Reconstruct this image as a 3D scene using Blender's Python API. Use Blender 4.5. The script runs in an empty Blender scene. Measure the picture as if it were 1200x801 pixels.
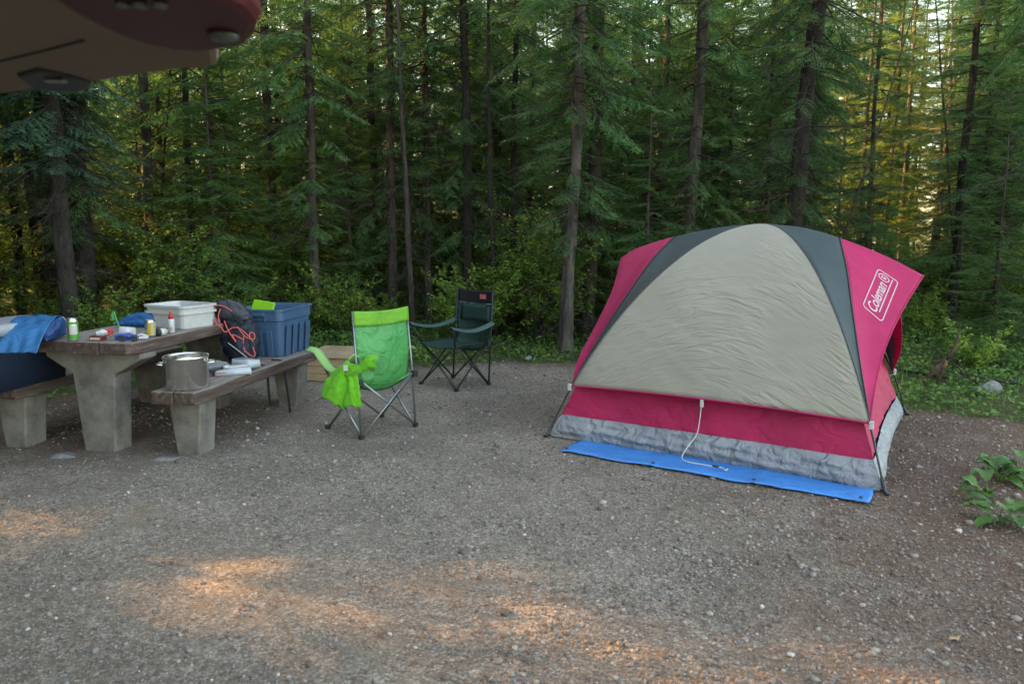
import bpy, math, random
import numpy as np
from mathutils import Vector, Matrix
from mathutils.bvhtree import BVHTree
R = math.radians

# ------------------------------------------------------------------ camera, world, sun, exposure
scene = bpy.context.scene
col = scene.collection
cam_d = bpy.data.cameras.new('camera')
cam = bpy.data.objects.new('camera', cam_d)
col.objects.link(cam)
cam.location = (0, 0, 1.5)
cam.rotation_euler = (R(90 - 8.5), 0, 0)
cam_d.sensor_width = 36
cam_d.lens = 27.0
cam_d.clip_end = 2000
cam_d.clip_start = 0.02
cam_d.dof.use_dof = True
cam_d.dof.focus_distance = 6.6
cam_d.dof.aperture_fstop = 3.4
scene.camera = cam

SUN_AZ, SUN_EL = R(-70), R(18)          # azimuth clockwise from +Y: low, from the left
world = bpy.data.worlds.new('World')
scene.world = world
world.use_nodes = True
wn = world.node_tree
bg = wn.nodes['Background']
sky = wn.nodes.new('ShaderNodeTexSky')
sky.sky_type = 'NISHITA'
sky.sun_disc = False
sky.sun_elevation = SUN_EL
sky.sun_rotation = SUN_AZ
sky.dust_density = 2.2
sky.ozone_density = 1.0
wn.links.new(sky.outputs[0], bg.inputs[0])
bg.inputs[1].default_value = 0.15
sd = bpy.data.lights.new('sun', 'SUN')
sd.energy = 3.8
sd.angle = R(0.5)
sd.color = (1.0, 0.60, 0.30)
sun = bpy.data.objects.new('sun', sd)
col.objects.link(sun)
S = Vector((math.sin(SUN_AZ) * math.cos(SUN_EL), math.cos(SUN_AZ) * math.cos(SUN_EL), math.sin(SUN_EL)))
sun.rotation_euler = S.to_track_quat('Z', 'Y').to_euler()
scene.view_settings.view_transform = 'Standard'
scene.view_settings.look = 'None'
scene.view_settings.exposure = 3.2
scene.view_settings.gamma = 1
scene.view_settings.use_white_balance = True
scene.view_settings.white_balance_temperature = 9300
cy = scene.cycles
cy.max_bounces = 7; cy.diffuse_bounces = 5; cy.glossy_bounces = 3
cy.transmission_bounces = 5; cy.transparent_max_bounces = 8
cy.use_denoising = True
cy.sample_clamp_indirect = 4
cy.caustics_reflective = False; cy.caustics_refractive = False

rng = np.random.default_rng(7)
random.seed(7)

# ------------------------------------------------------------------ materials
def new_mat(name):
    m = bpy.data.materials.new(name); m.use_nodes = True
    nt = m.node_tree
    return m, nt, nt.nodes['Principled BSDF']

def N(nt, t, **k):
    n = nt.nodes.new(t)
    for a, v in k.items():
        if a.startswith('i_'):
            key = a[2:]
            n.inputs[int(key) if key.isdigit() else key.replace('_', ' ')].default_value = v
        else:
            setattr(n, a, v)
    return n

def ramp(nt, fac, stops):
    r = nt.nodes.new('ShaderNodeValToRGB')
    e = r.color_ramp.elements
    while len(e) < len(stops): e.new(0.5)
    for i, (p, c) in enumerate(stops):
        e[i].position = p
        e[i].color = (c[0], c[1], c[2], 1) if not isinstance(c, (int, float)) else (c, c, c, 1)
    nt.links.new(fac, r.inputs[0])
    return r.outputs[0]

KV = 0.74
def noisy(name, c1, c2, scale=8, stretch=(1, 1, 1), rough=0.7, bump=0.3, bscale=None, bdist=0.01, metal=0.0,
          detail=6, lo=0.35, hi=0.65, spec=0.5, coat=0.0):
    m, nt, b = new_mat(name)
    tc = N(nt, 'ShaderNodeTexCoord')
    mp = N(nt, 'ShaderNodeMapping'); mp.inputs['Scale'].default_value = stretch
    nt.links.new(tc.outputs['Object'], mp.inputs[0])
    n = N(nt, 'ShaderNodeTexNoise', i_Scale=scale, i_Detail=detail, i_Roughness=0.65)
    nt.links.new(mp.outputs[0], n.inputs[0])
    c = ramp(nt, n.outputs['Fac'], [(lo, tuple(v * KV for v in c1)), (hi, tuple(v * KV for v in c2))])
    nt.links.new(c, b.inputs['Base Color'])
    b.inputs['Roughness'].default_value = rough
    b.inputs['Metallic'].default_value = metal
    b.inputs['Specular IOR Level'].default_value = spec
    b.inputs['Coat Weight'].default_value = coat
    if bump:
        n2 = N(nt, 'ShaderNodeTexNoise', i_Scale=bscale or scale * 3, i_Detail=5, i_Roughness=0.6)
        nt.links.new(mp.outputs[0], n2.inputs[0])
        bp = N(nt, 'ShaderNodeBump', i_Strength=bump, i_Distance=bdist)
        nt.links.new(n2.outputs['Fac'], bp.inputs['Height'])
        nt.links.new(bp.outputs[0], b.inputs['Normal'])
    return m

def leafy(name, c1, c2, c3, scale=2.5, trans=0.25, rough=0.6):
    """foliage: two greens varied through space, plus a shift per object"""
    m, nt, b = new_mat(name)
    tc = N(nt, 'ShaderNodeTexCoord')
    n = N(nt, 'ShaderNodeTexNoise', i_Scale=scale, i_Detail=5, i_Roughness=0.75)
    nt.links.new(tc.outputs['Object'], n.inputs[0])
    oi = N(nt, 'ShaderNodeObjectInfo')
    c = ramp(nt, n.outputs['Fac'], [(0.3, c1), (0.5, c2), (0.72, c3)])
    hsv = N(nt, 'ShaderNodeHueSaturation')
    mr = N(nt, 'ShaderNodeMapRange'); mr.inputs['To Min'].default_value = 0.7; mr.inputs['To Max'].default_value = 1.4
    nt.links.new(oi.outputs['Random'], mr.inputs[0]); nt.links.new(mr.outputs[0], hsv.inputs['Value'])
    nt.links.new(c, hsv.inputs['Color'])
    nt.links.new(hsv.outputs[0], b.inputs['Base Color'])
    b.inputs['Roughness'].default_value = rough
    b.inputs['Specular IOR Level'].default_value = 0.3
    tr = N(nt, 'ShaderNodeBsdfTranslucent')
    nt.links.new(hsv.outputs[0], tr.inputs[0])
    mx = N(nt, 'ShaderNodeMixShader', i_0=trans)
    out = nt.nodes['Material Output']
    nt.links.new(b.outputs[0], mx.inputs[1]); nt.links.new(tr.outputs[0], mx.inputs[2])
    nt.links.new(mx.outputs[0], out.inputs[0])
    return m

def attr_mat(name, attr='tint', rough=0.8, bump=0):
    m, nt, b = new_mat(name)
    a = N(nt, 'ShaderNodeAttribute', attribute_name=attr)
    nt.links.new(a.outputs['Color'], b.inputs['Base Color'])
    b.inputs['Roughness'].default_value = rough
    return m

def flat(name, c, rough=0.5, metal=0.0, **k):
    c2 = tuple(min(1, x * 1.07 + 0.002) for x in c); c1 = tuple(x * 0.93 for x in c)
    return noisy(name, c1, c2, scale=k.get('scale', 25), rough=rough, metal=metal, bump=k.get('bump', 0.08), bdist=0.002,
                 spec=k.get('spec', 0.5), coat=k.get('coat', 0.0))

def cloth(name, c, crease=0.5, scale=6, stretch=(1, 1, 1), rough=0.75, sheen=0.0, dist=0.02, trans=0.0):
    """woven fabric with creases"""
    m, nt, b = new_mat(name)
    tc = N(nt, 'ShaderNodeTexCoord')
    mp = N(nt, 'ShaderNodeMapping'); mp.inputs['Scale'].default_value = stretch
    nt.links.new(tc.outputs['Object'], mp.inputs[0])
    n = N(nt, 'ShaderNodeTexNoise', i_Scale=scale, i_Detail=3, i_Roughness=0.5, i_Distortion=0.8)
    nt.links.new(mp.outputs[0], n.inputs[0])
    mus = N(nt, 'ShaderNodeTexNoise', i_Scale=3.0, i_Detail=6)
    nt.links.new(tc.outputs['Object'], mus.inputs[0])
    cc = ramp(nt, mus.outputs['Fac'], [(0.35, tuple(x * 0.86 * KV for x in c)), (0.65, tuple(min(1, x * 1.1) * KV for x in c))])
    nt.links.new(cc, b.inputs['Base Color'])
    b.inputs['Roughness'].default_value = rough
    b.inputs['Specular IOR Level'].default_value = 0.35
    b.inputs['Sheen Weight'].default_value = sheen
    wv = N(nt, 'ShaderNodeTexNoise', i_Scale=260, i_Detail=1)
    nt.links.new(tc.outputs['Object'], wv.inputs[0])
    bp = N(nt, 'ShaderNodeBump', i_Strength=crease, i_Distance=dist)
    nt.links.new(n.outputs['Fac'], bp.inputs['Height'])
    bp2 = N(nt, 'ShaderNodeBump', i_Strength=0.12, i_Distance=0.002)
    nt.links.new(wv.outputs['Fac'], bp2.inputs['Height']); nt.links.new(bp.outputs[0], bp2.inputs['Normal'])
    nt.links.new(bp2.outputs[0], b.inputs['Normal'])
    if trans: see_light(nt, b, cc, trans)
    return m

def see_light(nt, b, c, f):
    tr = N(nt, 'ShaderNodeBsdfTranslucent'); nt.links.new(c, tr.inputs[0])
    mx = N(nt, 'ShaderNodeMixShader', i_0=f); out = nt.nodes['Material Output']
    nt.links.new(b.outputs[0], mx.inputs[1]); nt.links.new(tr.outputs[0], mx.inputs[2]); nt.links.new(mx.outputs[0], out.inputs[0])

def glassy(name, c, rough=0.1, alpha=0.45):
    m, nt, b = new_mat(name)
    b.inputs['Base Color'].default_value = (*c, 1)
    b.inputs['Roughness'].default_value = rough
    b.inputs['Alpha'].default_value = alpha
    return m

# ------------------------------------------------------------------ mesh helpers
def mesh_from(name, V, F, mat=None, smooth=True, quads=None):
    me = bpy.data.meshes.new(name)
    if quads is not None:                      # numpy fast path: quads (n,k)
        V = np.asarray(V, dtype=np.float32); q = np.asarray(quads, dtype=np.int32)
        k = q.shape[1]
        me.vertices.add(len(V)); me.vertices.foreach_set('co', V.ravel())
        me.loops.add(q.size); me.loops.foreach_set('vertex_index', q.ravel())
        me.polygons.add(len(q))
        me.polygons.foreach_set('loop_start', np.arange(0, q.size, k, dtype=np.int32))
        me.update(calc_edges=True)
    else:
        me.from_pydata([tuple(v) for v in V], [], F); me.update()
    if mat: me.materials.append(mat)
    if smooth:
        me.polygons.foreach_set('use_smooth', [True] * len(me.polygons))
    return me

def link(name, me, parent=None, loc=None, rot=None):
    o = bpy.data.objects.new(name, me); col.objects.link(o)
    if parent: o.parent = parent
    if loc is not None: o.location = loc
    if rot is not None: o.rotation_euler = rot
    return o

def tag(o, label=None, cat=None, group=None, kind=None):
    if label: o['label'] = label
    if cat: o['category'] = cat
    if group: o['group'] = group
    if kind: o['kind'] = kind
    return o

def thing(name, label, cat, loc=(0, 0, 0), rz=0, group=None):
    o = bpy.data.objects.new(name, None); col.objects.link(o)
    o.empty_display_size = 0.1
    o.location = loc; o.rotation_euler = (0, 0, rz)
    return tag(o, label, cat, group)

class MB:
    """collects pieces, builds ONE mesh object"""
    def __init__(s): s.v = []; s.f = []; s.sm = []
    def add(s, V, F, smooth=False):
        n = len(s.v); s.v += [tuple(v) for v in V]
        s.f += [tuple(i + n for i in f) for f in F]; s.sm += [smooth] * len(F); return s
    def box(s, a, b, M=None, taper=None):
        x0, y0, z0 = a; x1, y1, z1 = b
        V = [(x0, y0, z0), (x1, y0, z0), (x1, y1, z0), (x0, y1, z0), (x0, y0, z1), (x1, y0, z1), (x1, y1, z1), (x0, y1, z1)]
        if M: V = [M @ Vector(v) for v in V]
        return s.add(V, [(3, 2, 1, 0), (4, 5, 6, 7), (0, 1, 5, 4), (1, 2, 6, 5), (2, 3, 7, 6), (3, 0, 4, 7)])
    def tube(s, pts, r, n=8, cap=True):
        pts = [Vector(p) for p in pts]; rs = r if isinstance(r, (list, tuple)) else [r] * len(pts)
        V = []; F = []
        up = None
        for i, p in enumerate(pts):
            d = (pts[min(i + 1, len(pts) - 1)] - pts[max(i - 1, 0)]).normalized()
            if up is None:
                up = Vector((0, 0, 1)) if abs(d.z) < 0.9 else Vector((1, 0, 0))
            x = d.cross(up).normalized(); y = d.cross(x).normalized(); up = -y if False else x.cross(d).normalized()
            for k in range(n):
                a = 2 * math.pi * k / n
                V.append(p + (x * math.cos(a) + y * math.sin(a)) * rs[i])
        for i in range(len(pts) - 1):
            for k in range(n):
                F.append((i * n + k, i * n + (k + 1) % n, (i + 1) * n + (k + 1) % n, (i + 1) * n + k))
        if cap:
            F.append(tuple(range(n - 1, -1, -1))); F.append(tuple((len(pts) - 1) * n + k for k in range(n)))
        return s.add(V, F, True)
    def lathe(s, prof, c=(0, 0, 0), n=24, cap0=True, cap1=True):
        V = []; F = []
        for r, z in prof:
            for k in range(n):
                a = 2 * math.pi * k / n
                V.append((c[0] + r * math.cos(a), c[1] + r * math.sin(a), c[2] + z))
        m = len(prof)
        for i in range(m - 1):
            for k in range(n):
                F.append((i * n + k, i * n + (k + 1) % n, (i + 1) * n + (k + 1) % n, (i + 1) * n + k))
        if cap0: F.append(tuple(range(n - 1, -1, -1)))
        if cap1: F.append(tuple((m - 1) * n + k for k in range(n)))
        return s.add(V, F, True)
    def prism(s, poly, z0, z1, M=None):
        n = len(poly)
        V = [(x, y, z0) for x, y in poly] + [(x, y, z1) for x, y in poly]
        if M: V = [M @ Vector(v) for v in V]
        return s.add(V, [tuple(range(n - 1, -1, -1)), tuple(range(n, 2 * n))] + [(i, (i + 1) % n, n + (i + 1) % n, n + i) for i in range(n)])
    def grid(s, P):
        """P: list of rows of points"""
        m, n = len(P), len(P[0])
        return s.add([p for r in P for p in r], [(i * n + j, i * n + j + 1, (i + 1) * n + j + 1, (i + 1) * n + j) for i in range(m - 1) for j in range(n - 1)], True)
    def build(s, name, mat, parent=None, bevel=0, solid=0, subd=0, loc=None, rot=None):
        me = bpy.data.meshes.new(name); me.from_pydata(s.v, [], s.f); me.update()
        me.polygons.foreach_set('use_smooth', s.sm)
        me.materials.append(mat)
        o = link(name, me, parent, loc, rot)
        if solid:
            md = o.modifiers.new('solid', 'SOLIDIFY'); md.thickness = solid; md.offset = 0
        if bevel:
            md = o.modifiers.new('bevel', 'BEVEL'); md.width = bevel; md.segments = 2; md.limit_method = 'ANGLE'; md.angle_limit = R(40)
            if hasattr(md, 'harden_normals'): pass
        if subd:
            md = o.modifiers.new('sub', 'SUBSURF'); md.levels = subd; md.render_levels = subd
        return o

def catmull(P, n=8):
    P = [Vector(p) for p in P]; out = []
    Q = [P[0] * 2 - P[1]] + P + [P[-1] * 2 - P[-2]]
    for i in range(1, len(Q) - 2):
        p0, p1, p2, p3 = Q[i - 1], Q[i], Q[i + 1], Q[i + 2]
        for k in range(n):
            t = k / n
            out.append(0.5 * ((2 * p1) + (p2 - p0) * t + (2 * p0 - 5 * p1 + 4 * p2 - p3) * t * t + (3 * p1 - p0 - 3 * p2 + p3) * t ** 3))
    out.append(P[-1]); return out

def resample(P, n):
    P = [Vector(p) for p in P]; L = [0]
    for a, b in zip(P, P[1:]): L.append(L[-1] + (b - a).length)
    out = []; j = 0
    for k in range(n):
        t = L[-1] * k / (n - 1)
        while j < len(P) - 2 and L[j + 1] < t: j += 1
        f = (t - L[j]) / max(1e-9, L[j + 1] - L[j])
        out.append(P[j].lerp(P[j + 1], min(1, max(0, f))))
    return out

def wob(x, y, z=0.0, s=1.0, seed=0.0):
    """cheap smooth noise in -1..1"""
    return (math.sin(x * 1.7 * s + seed) * math.cos(y * 2.3 * s + seed * 1.3) + math.sin(x * 3.9 * s + y * 3.1 * s + z * 2.7 * s + seed * 2.1) * 0.6
            + math.sin((x - y) * 7.3 * s + z * 5.1 * s + seed) * 0.3) / 1.9

# ------------------------------------------------------------------ ground
# edge of the gravel pad: y as a function of x (world metres)
EX = np.array([-14, -9, -6.5, -5.2, -4.3, -3.6, -2.9, -1.6, -0.1, 0.8, 2.0, 2.9, 3.3, 3.62, 3.75, 3.7, 3.5, 30.0])
EY = np.array([4.2, 4.6, 5.3, 5.9, 6.4, 7.0, 7.7, 8.1, 8.5, 8.25, 7.7, 6.9, 6.2, 5.8, 5.4, 4.9, 4.3, 3.8])
def gravel_mask(x, y):
    """+ inside the pad, - outside, about metres"""
    top = np.interp(x, [-14, -9, -6.5, -5.2, -4.3, -3.6, -2.9, -1.6, -0.1, 0.8, 2.0, 2.9, 3.4, 4.2, 5.5, 30], [4.2, 4.6, 5.3, 5.9, 6.4, 7.0, 7.7, 8.1, 8.5, 8.3, 7.7, 6.7, 6.1, 5.6, 5.3, 5.0])
    rgt = np.interp(y, [-10, 0, 2, 3, 3.6, 4.2, 5, 6, 8], [3.1, 3.0, 2.85, 2.72, 2.85, 3.3, 4.4, 5.5, 7])
    return np.minimum(top - y, rgt - x)
def nz(x, y, s=1.0, seed=0.0):
    return (np.sin(x * 1.7 * s + seed) * np.cos(y * 2.3 * s + seed * 1.3) + np.sin(x * 3.9 * s + y * 3.1 * s + seed * 2.1) * 0.6
            + np.sin((x - y) * 7.3 * s + seed) * 0.3 + np.sin(x * 15 * s + 3 * np.sin(y * 11 * s)) * 0.15) / 2.05
def ground_z(x, y):
    m = gravel_mask(x, y) + 0.12 * nz(x, y, 1.3)
    out = np.clip(-m / 0.6, 0, 1)
    z = 0.006 * nz(x, y, 0.9, 2) + 0.004 * nz(x, y, 3.1, 5)
    return z * (1 - out) + out * (0.05 + 0.05 * nz(x, y, 0.7, 1) + 0.03 * nz(x, y, 2.2, 3))
def axis(lo, hi, near_lo, near_hi, step):
    a = list(np.arange(near_lo, near_hi, step))
    up = [near_hi]; d = step
    while up[-1] < hi: d *= 1.25; up.append(up[-1] + d)
    dn = [near_lo - step]; d = step
    while dn[-1] > lo: d *= 1.25; dn.append(dn[-1] - d)
    return np.array(dn[::-1] + a + up)
ax = axis(-700, 700, -9, 9, 0.06); ay = axis(-700, 700, 0, 13, 0.06)
X, Y = np.meshgrid(ax, ay)
Z = ground_z(X, Y)
V = np.stack([X.ravel(), Y.ravel(), Z.ravel()], 1)
nx, ny = len(ax), len(ay)
idx = np.arange(nx * ny).reshape(ny, nx)
q = np.stack([idx[:-1, :-1].ravel(), idx[:-1, 1:].ravel(), idx[1:, 1:].ravel(), idx[1:, :-1].ravel()], 1)

m, nt, b = new_mat('ground_mat')
tc = N(nt, 'ShaderNodeTexCoord')
at = N(nt, 'ShaderNodeAttribute', attribute_name='gravel')
n1 = N(nt, 'ShaderNodeTexNoise', i_Scale=5.0, i_Detail=7, i_Roughness=0.7)
nt.links.new(tc.outputs['Object'], n1.inputs[0])
ad = N(nt, 'ShaderNodeMath', operation='ADD'); sb = N(nt, 'ShaderNodeMath', operation='SUBTRACT', i_1=0.5)
nt.links.new(n1.outputs['Fac'], sb.inputs[0]); nt.links.new(sb.outputs[0], ad.inputs[0]); nt.links.new(at.outputs['Fac'], ad.inputs[1])
mask = ramp(nt, ad.outputs[0], [(0.42, 0.0), (0.6, 1.0)])
# gravel: two grains of crushed stone over pale dust, browner patches of needles
vor = N(nt, 'ShaderNodeTexVoronoi', i_Scale=120.0, i_Randomness=1.0); nt.links.new(tc.outputs['Object'], vor.inputs[0])
vor2 = N(nt, 'ShaderNodeTexVoronoi', i_Scale=45.0); nt.links.new(tc.outputs['Object'], vor2.inputs[0])
sep = N(nt, 'ShaderNodeSeparateColor'); nt.links.new(vor.outputs['Color'], sep.inputs[0])
sep2 = N(nt, 'ShaderNodeSeparateColor'); nt.links.new(vor2.outputs['Color'], sep2.inputs[0])
g1 = ramp(nt, sep.outputs[0], [(0.0, (0.093, 0.070, 0.054)), (0.45, (0.199, 0.162, 0.133)), (0.8, (0.286, 0.245, 0.204)), (1.0, (0.511, 0.455, 0.401))])
g2 = ramp(nt, sep2.outputs[0], [(0.0, (0.130, 0.098, 0.076)), (0.6, (0.214, 0.175, 0.145)), (0.93, (0.268, 0.232, 0.197)), (1.0, (0.464, 0.420, 0.369))])
mx1 = N(nt, 'ShaderNodeMix', data_type='RGBA'); mx1.inputs[0].default_value = 0.4
nt.links.new(g1, mx1.inputs[6]); nt.links.new(g2, mx1.inputs[7])
at2 = N(nt, 'ShaderNodeAttribute', attribute_name='needles')
nb = N(nt, 'ShaderNodeTexNoise', i_Scale=2.2, i_Detail=8, i_Roughness=0.75); nt.links.new(tc.outputs['Object'], nb.inputs[0])
a3 = N(nt, 'ShaderNodeMath', operation='ADD'); s3 = N(nt, 'ShaderNodeMath', operation='SUBTRACT', i_1=0.5)
nt.links.new(nb.outputs['Fac'], s3.inputs[0]); nt.links.new(s3.outputs[0], a3.inputs[0]); nt.links.new(at2.outputs['Fac'], a3.inputs[1])
nm = ramp(nt, a3.outputs[0], [(0.3, 0.0), (0.75, 0.85)])
nf = N(nt, 'ShaderNodeTexNoise', i_Scale=70, i_Detail=6, i_Roughness=0.8); nt.links.new(tc.outputs['Object'], nf.inputs[0])
brown = ramp(nt, nf.outputs['Fac'], [(0.35, (0.054, 0.030, 0.021)), (0.55, (0.144, 0.083, 0.058)), (0.7, (0.260, 0.174, 0.130))])
mx2 = N(nt, 'ShaderNodeMix', data_type='RGBA')
mac = N(nt, 'ShaderNodeTexNoise', i_Scale=0.9, i_Detail=6, i_Roughness=0.65, i_Distortion=0.4); nt.links.new(tc.outputs['Object'], mac.inputs[0])
mv = ramp(nt, mac.outputs['Fac'], [(0.32, 0.86), (0.5, 1.18), (0.68, 1.42)])
dst = ramp(nt, nf.outputs['Fac'], [(0.3, (0.134, 0.111, 0.087)), (0.7, (0.268, 0.228, 0.183))])
dm = ramp(nt, nb.outputs['Fac'], [(0.5, 0.0), (0.66, 0.65)])
mxd = N(nt, 'ShaderNodeMix', data_type='RGBA'); nt.links.new(dm, mxd.inputs[0]); nt.links.new(mx1.outputs[2], mxd.inputs[6]); nt.links.new(dst, mxd.inputs[7])
vm = N(nt, 'ShaderNodeVectorMath', operation='MULTIPLY'); nt.links.new(mxd.outputs[2], vm.inputs[0]); nt.links.new(mv, vm.inputs[1])
nt.links.new(nm, mx2.inputs[0]); nt.links.new(vm.outputs[0], mx2.inputs[6]); nt.links.new(brown, mx2.inputs[7])
# forest floor
ff = N(nt, 'ShaderNodeTexNoise', i_Scale=3.0, i_Detail=9, i_Roughness=0.8); nt.links.new(tc.outputs['Object'], ff.inputs[0])
floor_c = ramp(nt, ff.outputs['Fac'], [(0.28, (0.04, 0.03, 0.018)), (0.45, (0.07, 0.075, 0.03)), (0.58, (0.06, 0.11, 0.03)), (0.75, (0.11, 0.16, 0.045))])
mx3 = N(nt, 'ShaderNodeMix', data_type='RGBA')
nt.links.new(mask, mx3.inputs[0]); nt.links.new(floor_c, mx3.inputs[6]); nt.links.new(mx2.outputs[2], mx3.inputs[7])
nt.links.new(mx3.outputs[2], b.inputs['Base Color'])
b.inputs['Roughness'].default_value = 0.92
b.inputs['Specular IOR Level'].default_value = 0.25
bp = N(nt, 'ShaderNodeBump', i_Strength=0.9, i_Distance=0.008)
bp.invert = True
nt.links.new(vor.outputs['Distance'], bp.inputs['Height'])
bp2 = N(nt, 'ShaderNodeBump', i_Strength=0.6, i_Distance=0.02)
nt.links.new(nf.outputs['Fac'], bp2.inputs['Height']); nt.links.new(bp.outputs[0], bp2.inputs['Normal'])
nt.links.new(bp2.outputs[0], b.inputs['Normal'])
gme = mesh_from('ground', V, None, m, True, quads=q)
gm = gravel_mask(V[:, 0], V[:, 1]) + 0.10 * nz(V[:, 0], V[:, 1], 1.6)
A = gme.attributes.new('gravel', 'FLOAT', 'POINT')
A.data.foreach_set('value', np.clip(0.5 + gm / 0.5, 0, 1).astype(np.float32))
A = gme.attributes.new('needles', 'FLOAT', 'POINT')
x_, y_ = V[:, 0], V[:, 1]
nd = 0.24 + 0.50 * np.clip((x_ - 0.4 - 0.12 * (y_ - 3)) / 1.6, 0, 1) + 0.75 * np.exp(-((x_ + 3.1) / 1.25) ** 2 - ((y_ - 5.9) / 1.0) ** 2) \
    + 0.5 * np.clip(1 - gm / 0.5, 0, 1) - 0.25 * np.exp(-((x_ + 0.3) / 1.6) ** 2 - ((y_ - 6.4) / 1.6) ** 2)
A.data.foreach_set('value', np.clip(nd, 0, 1.2).astype(np.float32))
ground = link('ground', gme); tag(ground, kind='structure')

# pebbles: crushed stone lying loose on the pad
def icosa():
    p = (1 + 5 ** .5) / 2
    v = np.array([(-1, p, 0), (1, p, 0), (-1, -p, 0), (1, -p, 0), (0, -1, p), (0, 1, p), (0, -1, -p), (0, 1, -p), (p, 0, -1), (p, 0, 1), (-p, 0, -1), (-p, 0, 1)], dtype=float)
    v /= np.linalg.norm(v[0])
    f = np.array([(0, 11, 5), (0, 5, 1), (0, 1, 7), (0, 7, 10), (0, 10, 11), (1, 5, 9), (5, 11, 4), (11, 10, 2), (10, 7, 6), (7, 1, 8), (3, 9, 4), (3, 4, 2), (3, 2, 6), (3, 6, 8), (3, 8, 9), (4, 9, 5), (2, 4, 11), (6, 2, 10), (8, 6, 7), (9, 8, 1)])
    return v, f
def pebbles(n):
    iv, fc = icosa()
    dist = 2.0 + 6.6 * rng.random(n) ** 1.5
    ang = rng.uniform(-0.70, 0.70, n)
    x = dist * np.tan(ang); y = dist
    den = np.clip(0.55 + 0.55 * nz(x, y, 0.8, 3) + 0.35 * nz(x, y, 2.6, 7) + 0.22 * np.clip(x, -1, 2), 0.12, 1)
    keep = (gravel_mask(x, y) > rng.uniform(-0.25, 0.1, n)) & (rng.random(n) < den)
    x, y = x[keep], y[keep]; n = len(x)
    r = np.clip(rng.lognormal(math.log(0.0034), 0.5, n), 0.0016, 0.022) * (1 + 0.10 * (y - 2))
    big = rng.random(n) < 0.0012
    r[big] *= 1.8
    sc = r[:, None] * rng.uniform(0.65, 1.25, (n, 3)); sc[:, 2] *= 0.7
    th = rng.uniform(0, 6.28, n); c, s = np.cos(th), np.sin(th)
    P = iv[None] * rng.uniform(0.78, 1.2, (n, 12, 1)) * sc[:, None, :]
    Q = P.copy(); Q[..., 0] = P[..., 0] * c[:, None] - P[..., 1] * s[:, None]; Q[..., 1] = P[..., 0] * s[:, None] + P[..., 1] * c[:, None]
    Q[..., 0] += x[:, None]; Q[..., 1] += y[:, None]; Q[..., 2] += (ground_z(x, y) + sc[:, 2] * 0.35)[:, None]
    F = fc[None] + (np.arange(n) * 12)[:, None, None]
    me = mesh_from('loose_gravel', Q.reshape(-1, 3), None, attr_mat('stone_mat', rough=0.85), False, quads=F.reshape(-1, 3))
    v = 0.85 * rng.choice([0.10, 0.16, 0.22, 0.30, 0.45], n, p=[0.17, 0.37, 0.32, 0.125, 0.015]) * rng.uniform(0.85, 1.15, n)
    warm = rng.uniform(0, 1, n)
    C = np.stack([v * (1.08 + 0.14 * warm), v * (1 - 0.02 * warm), v * (0.95 - 0.14 * warm), np.ones(n)], 1)
    a = me.color_attributes.new('tint', 'FLOAT_COLOR', 'POINT')
    a.data.foreach_set('color', np.repeat(C, 12, 0).astype(np.float32).ravel())
    o = link('loose_gravel', me); tag(o, 'crushed grey and brown stones strewn over the campsite pad', 'gravel', kind='stuff')
pebbles(120000)

def litter(n):
    """dry needles, twigs and husks lying on the pad"""
    dist = 2.1 + 6.2 * rng.random(n) ** 1.3; ang = rng.uniform(-0.7, 0.7, n)
    x = dist * np.tan(ang); y = dist
    w = 0.18 + 0.8 * np.clip((x - 0.6) / 1.6, 0, 1) + np.exp(-((x + 3.1) / 1.2) ** 2 - ((y - 5.9) / 1.0) ** 2)
    k = (gravel_mask(x, y) > -0.3) & (rng.random(n) < w)
    x, y = x[k], y[k]; n = len(x)
    L = rng.lognormal(math.log(0.012), 0.5, n).clip(0.006, 0.09); W = L * 0.06 + 0.0009
    th = rng.uniform(0, 6.28, n); d = np.stack([np.cos(th), np.sin(th), rng.uniform(-0.1, 0.25, n)], 1); p = np.stack([-np.sin(th), np.cos(th), np.zeros(n)], 1)
    c = np.stack([x, y, ground_z(x, y) + 0.006], 1)
    up = np.array([[0, 0, 1.0]]) * W[:, None]
    Q = np.stack([c - d * L[:, None], c + p * W[:, None], c + d * L[:, None], c - p * W[:, None], c + up * 1.3], 1)
    base = (np.arange(n) * 5)[:, None, None]
    F = np.array([(0, 3, 4), (3, 2, 4), (2, 1, 4), (1, 0, 4)])[None] + base
    me = mesh_from('needle_litter', Q.reshape(-1, 3), None, attr_mat('litter_mat'), False, quads=F.reshape(-1, 3))
    v = rng.uniform(0.5, 1.4, n)[:, None] * np.array([[0.16, 0.095, 0.055]])
    C = np.concatenate([v, np.ones((n, 1))], 1)
    a = me.color_attributes.new('tint', 'FLOAT_COLOR', 'POINT'); a.data.foreach_set('color', np.repeat(C, 5, 0).astype(np.float32).ravel())
    tag(link('needle_litter', me), 'dry brown needles and twigs fallen on the gravel', 'litter', kind='stuff')
litter(42000)

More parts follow.
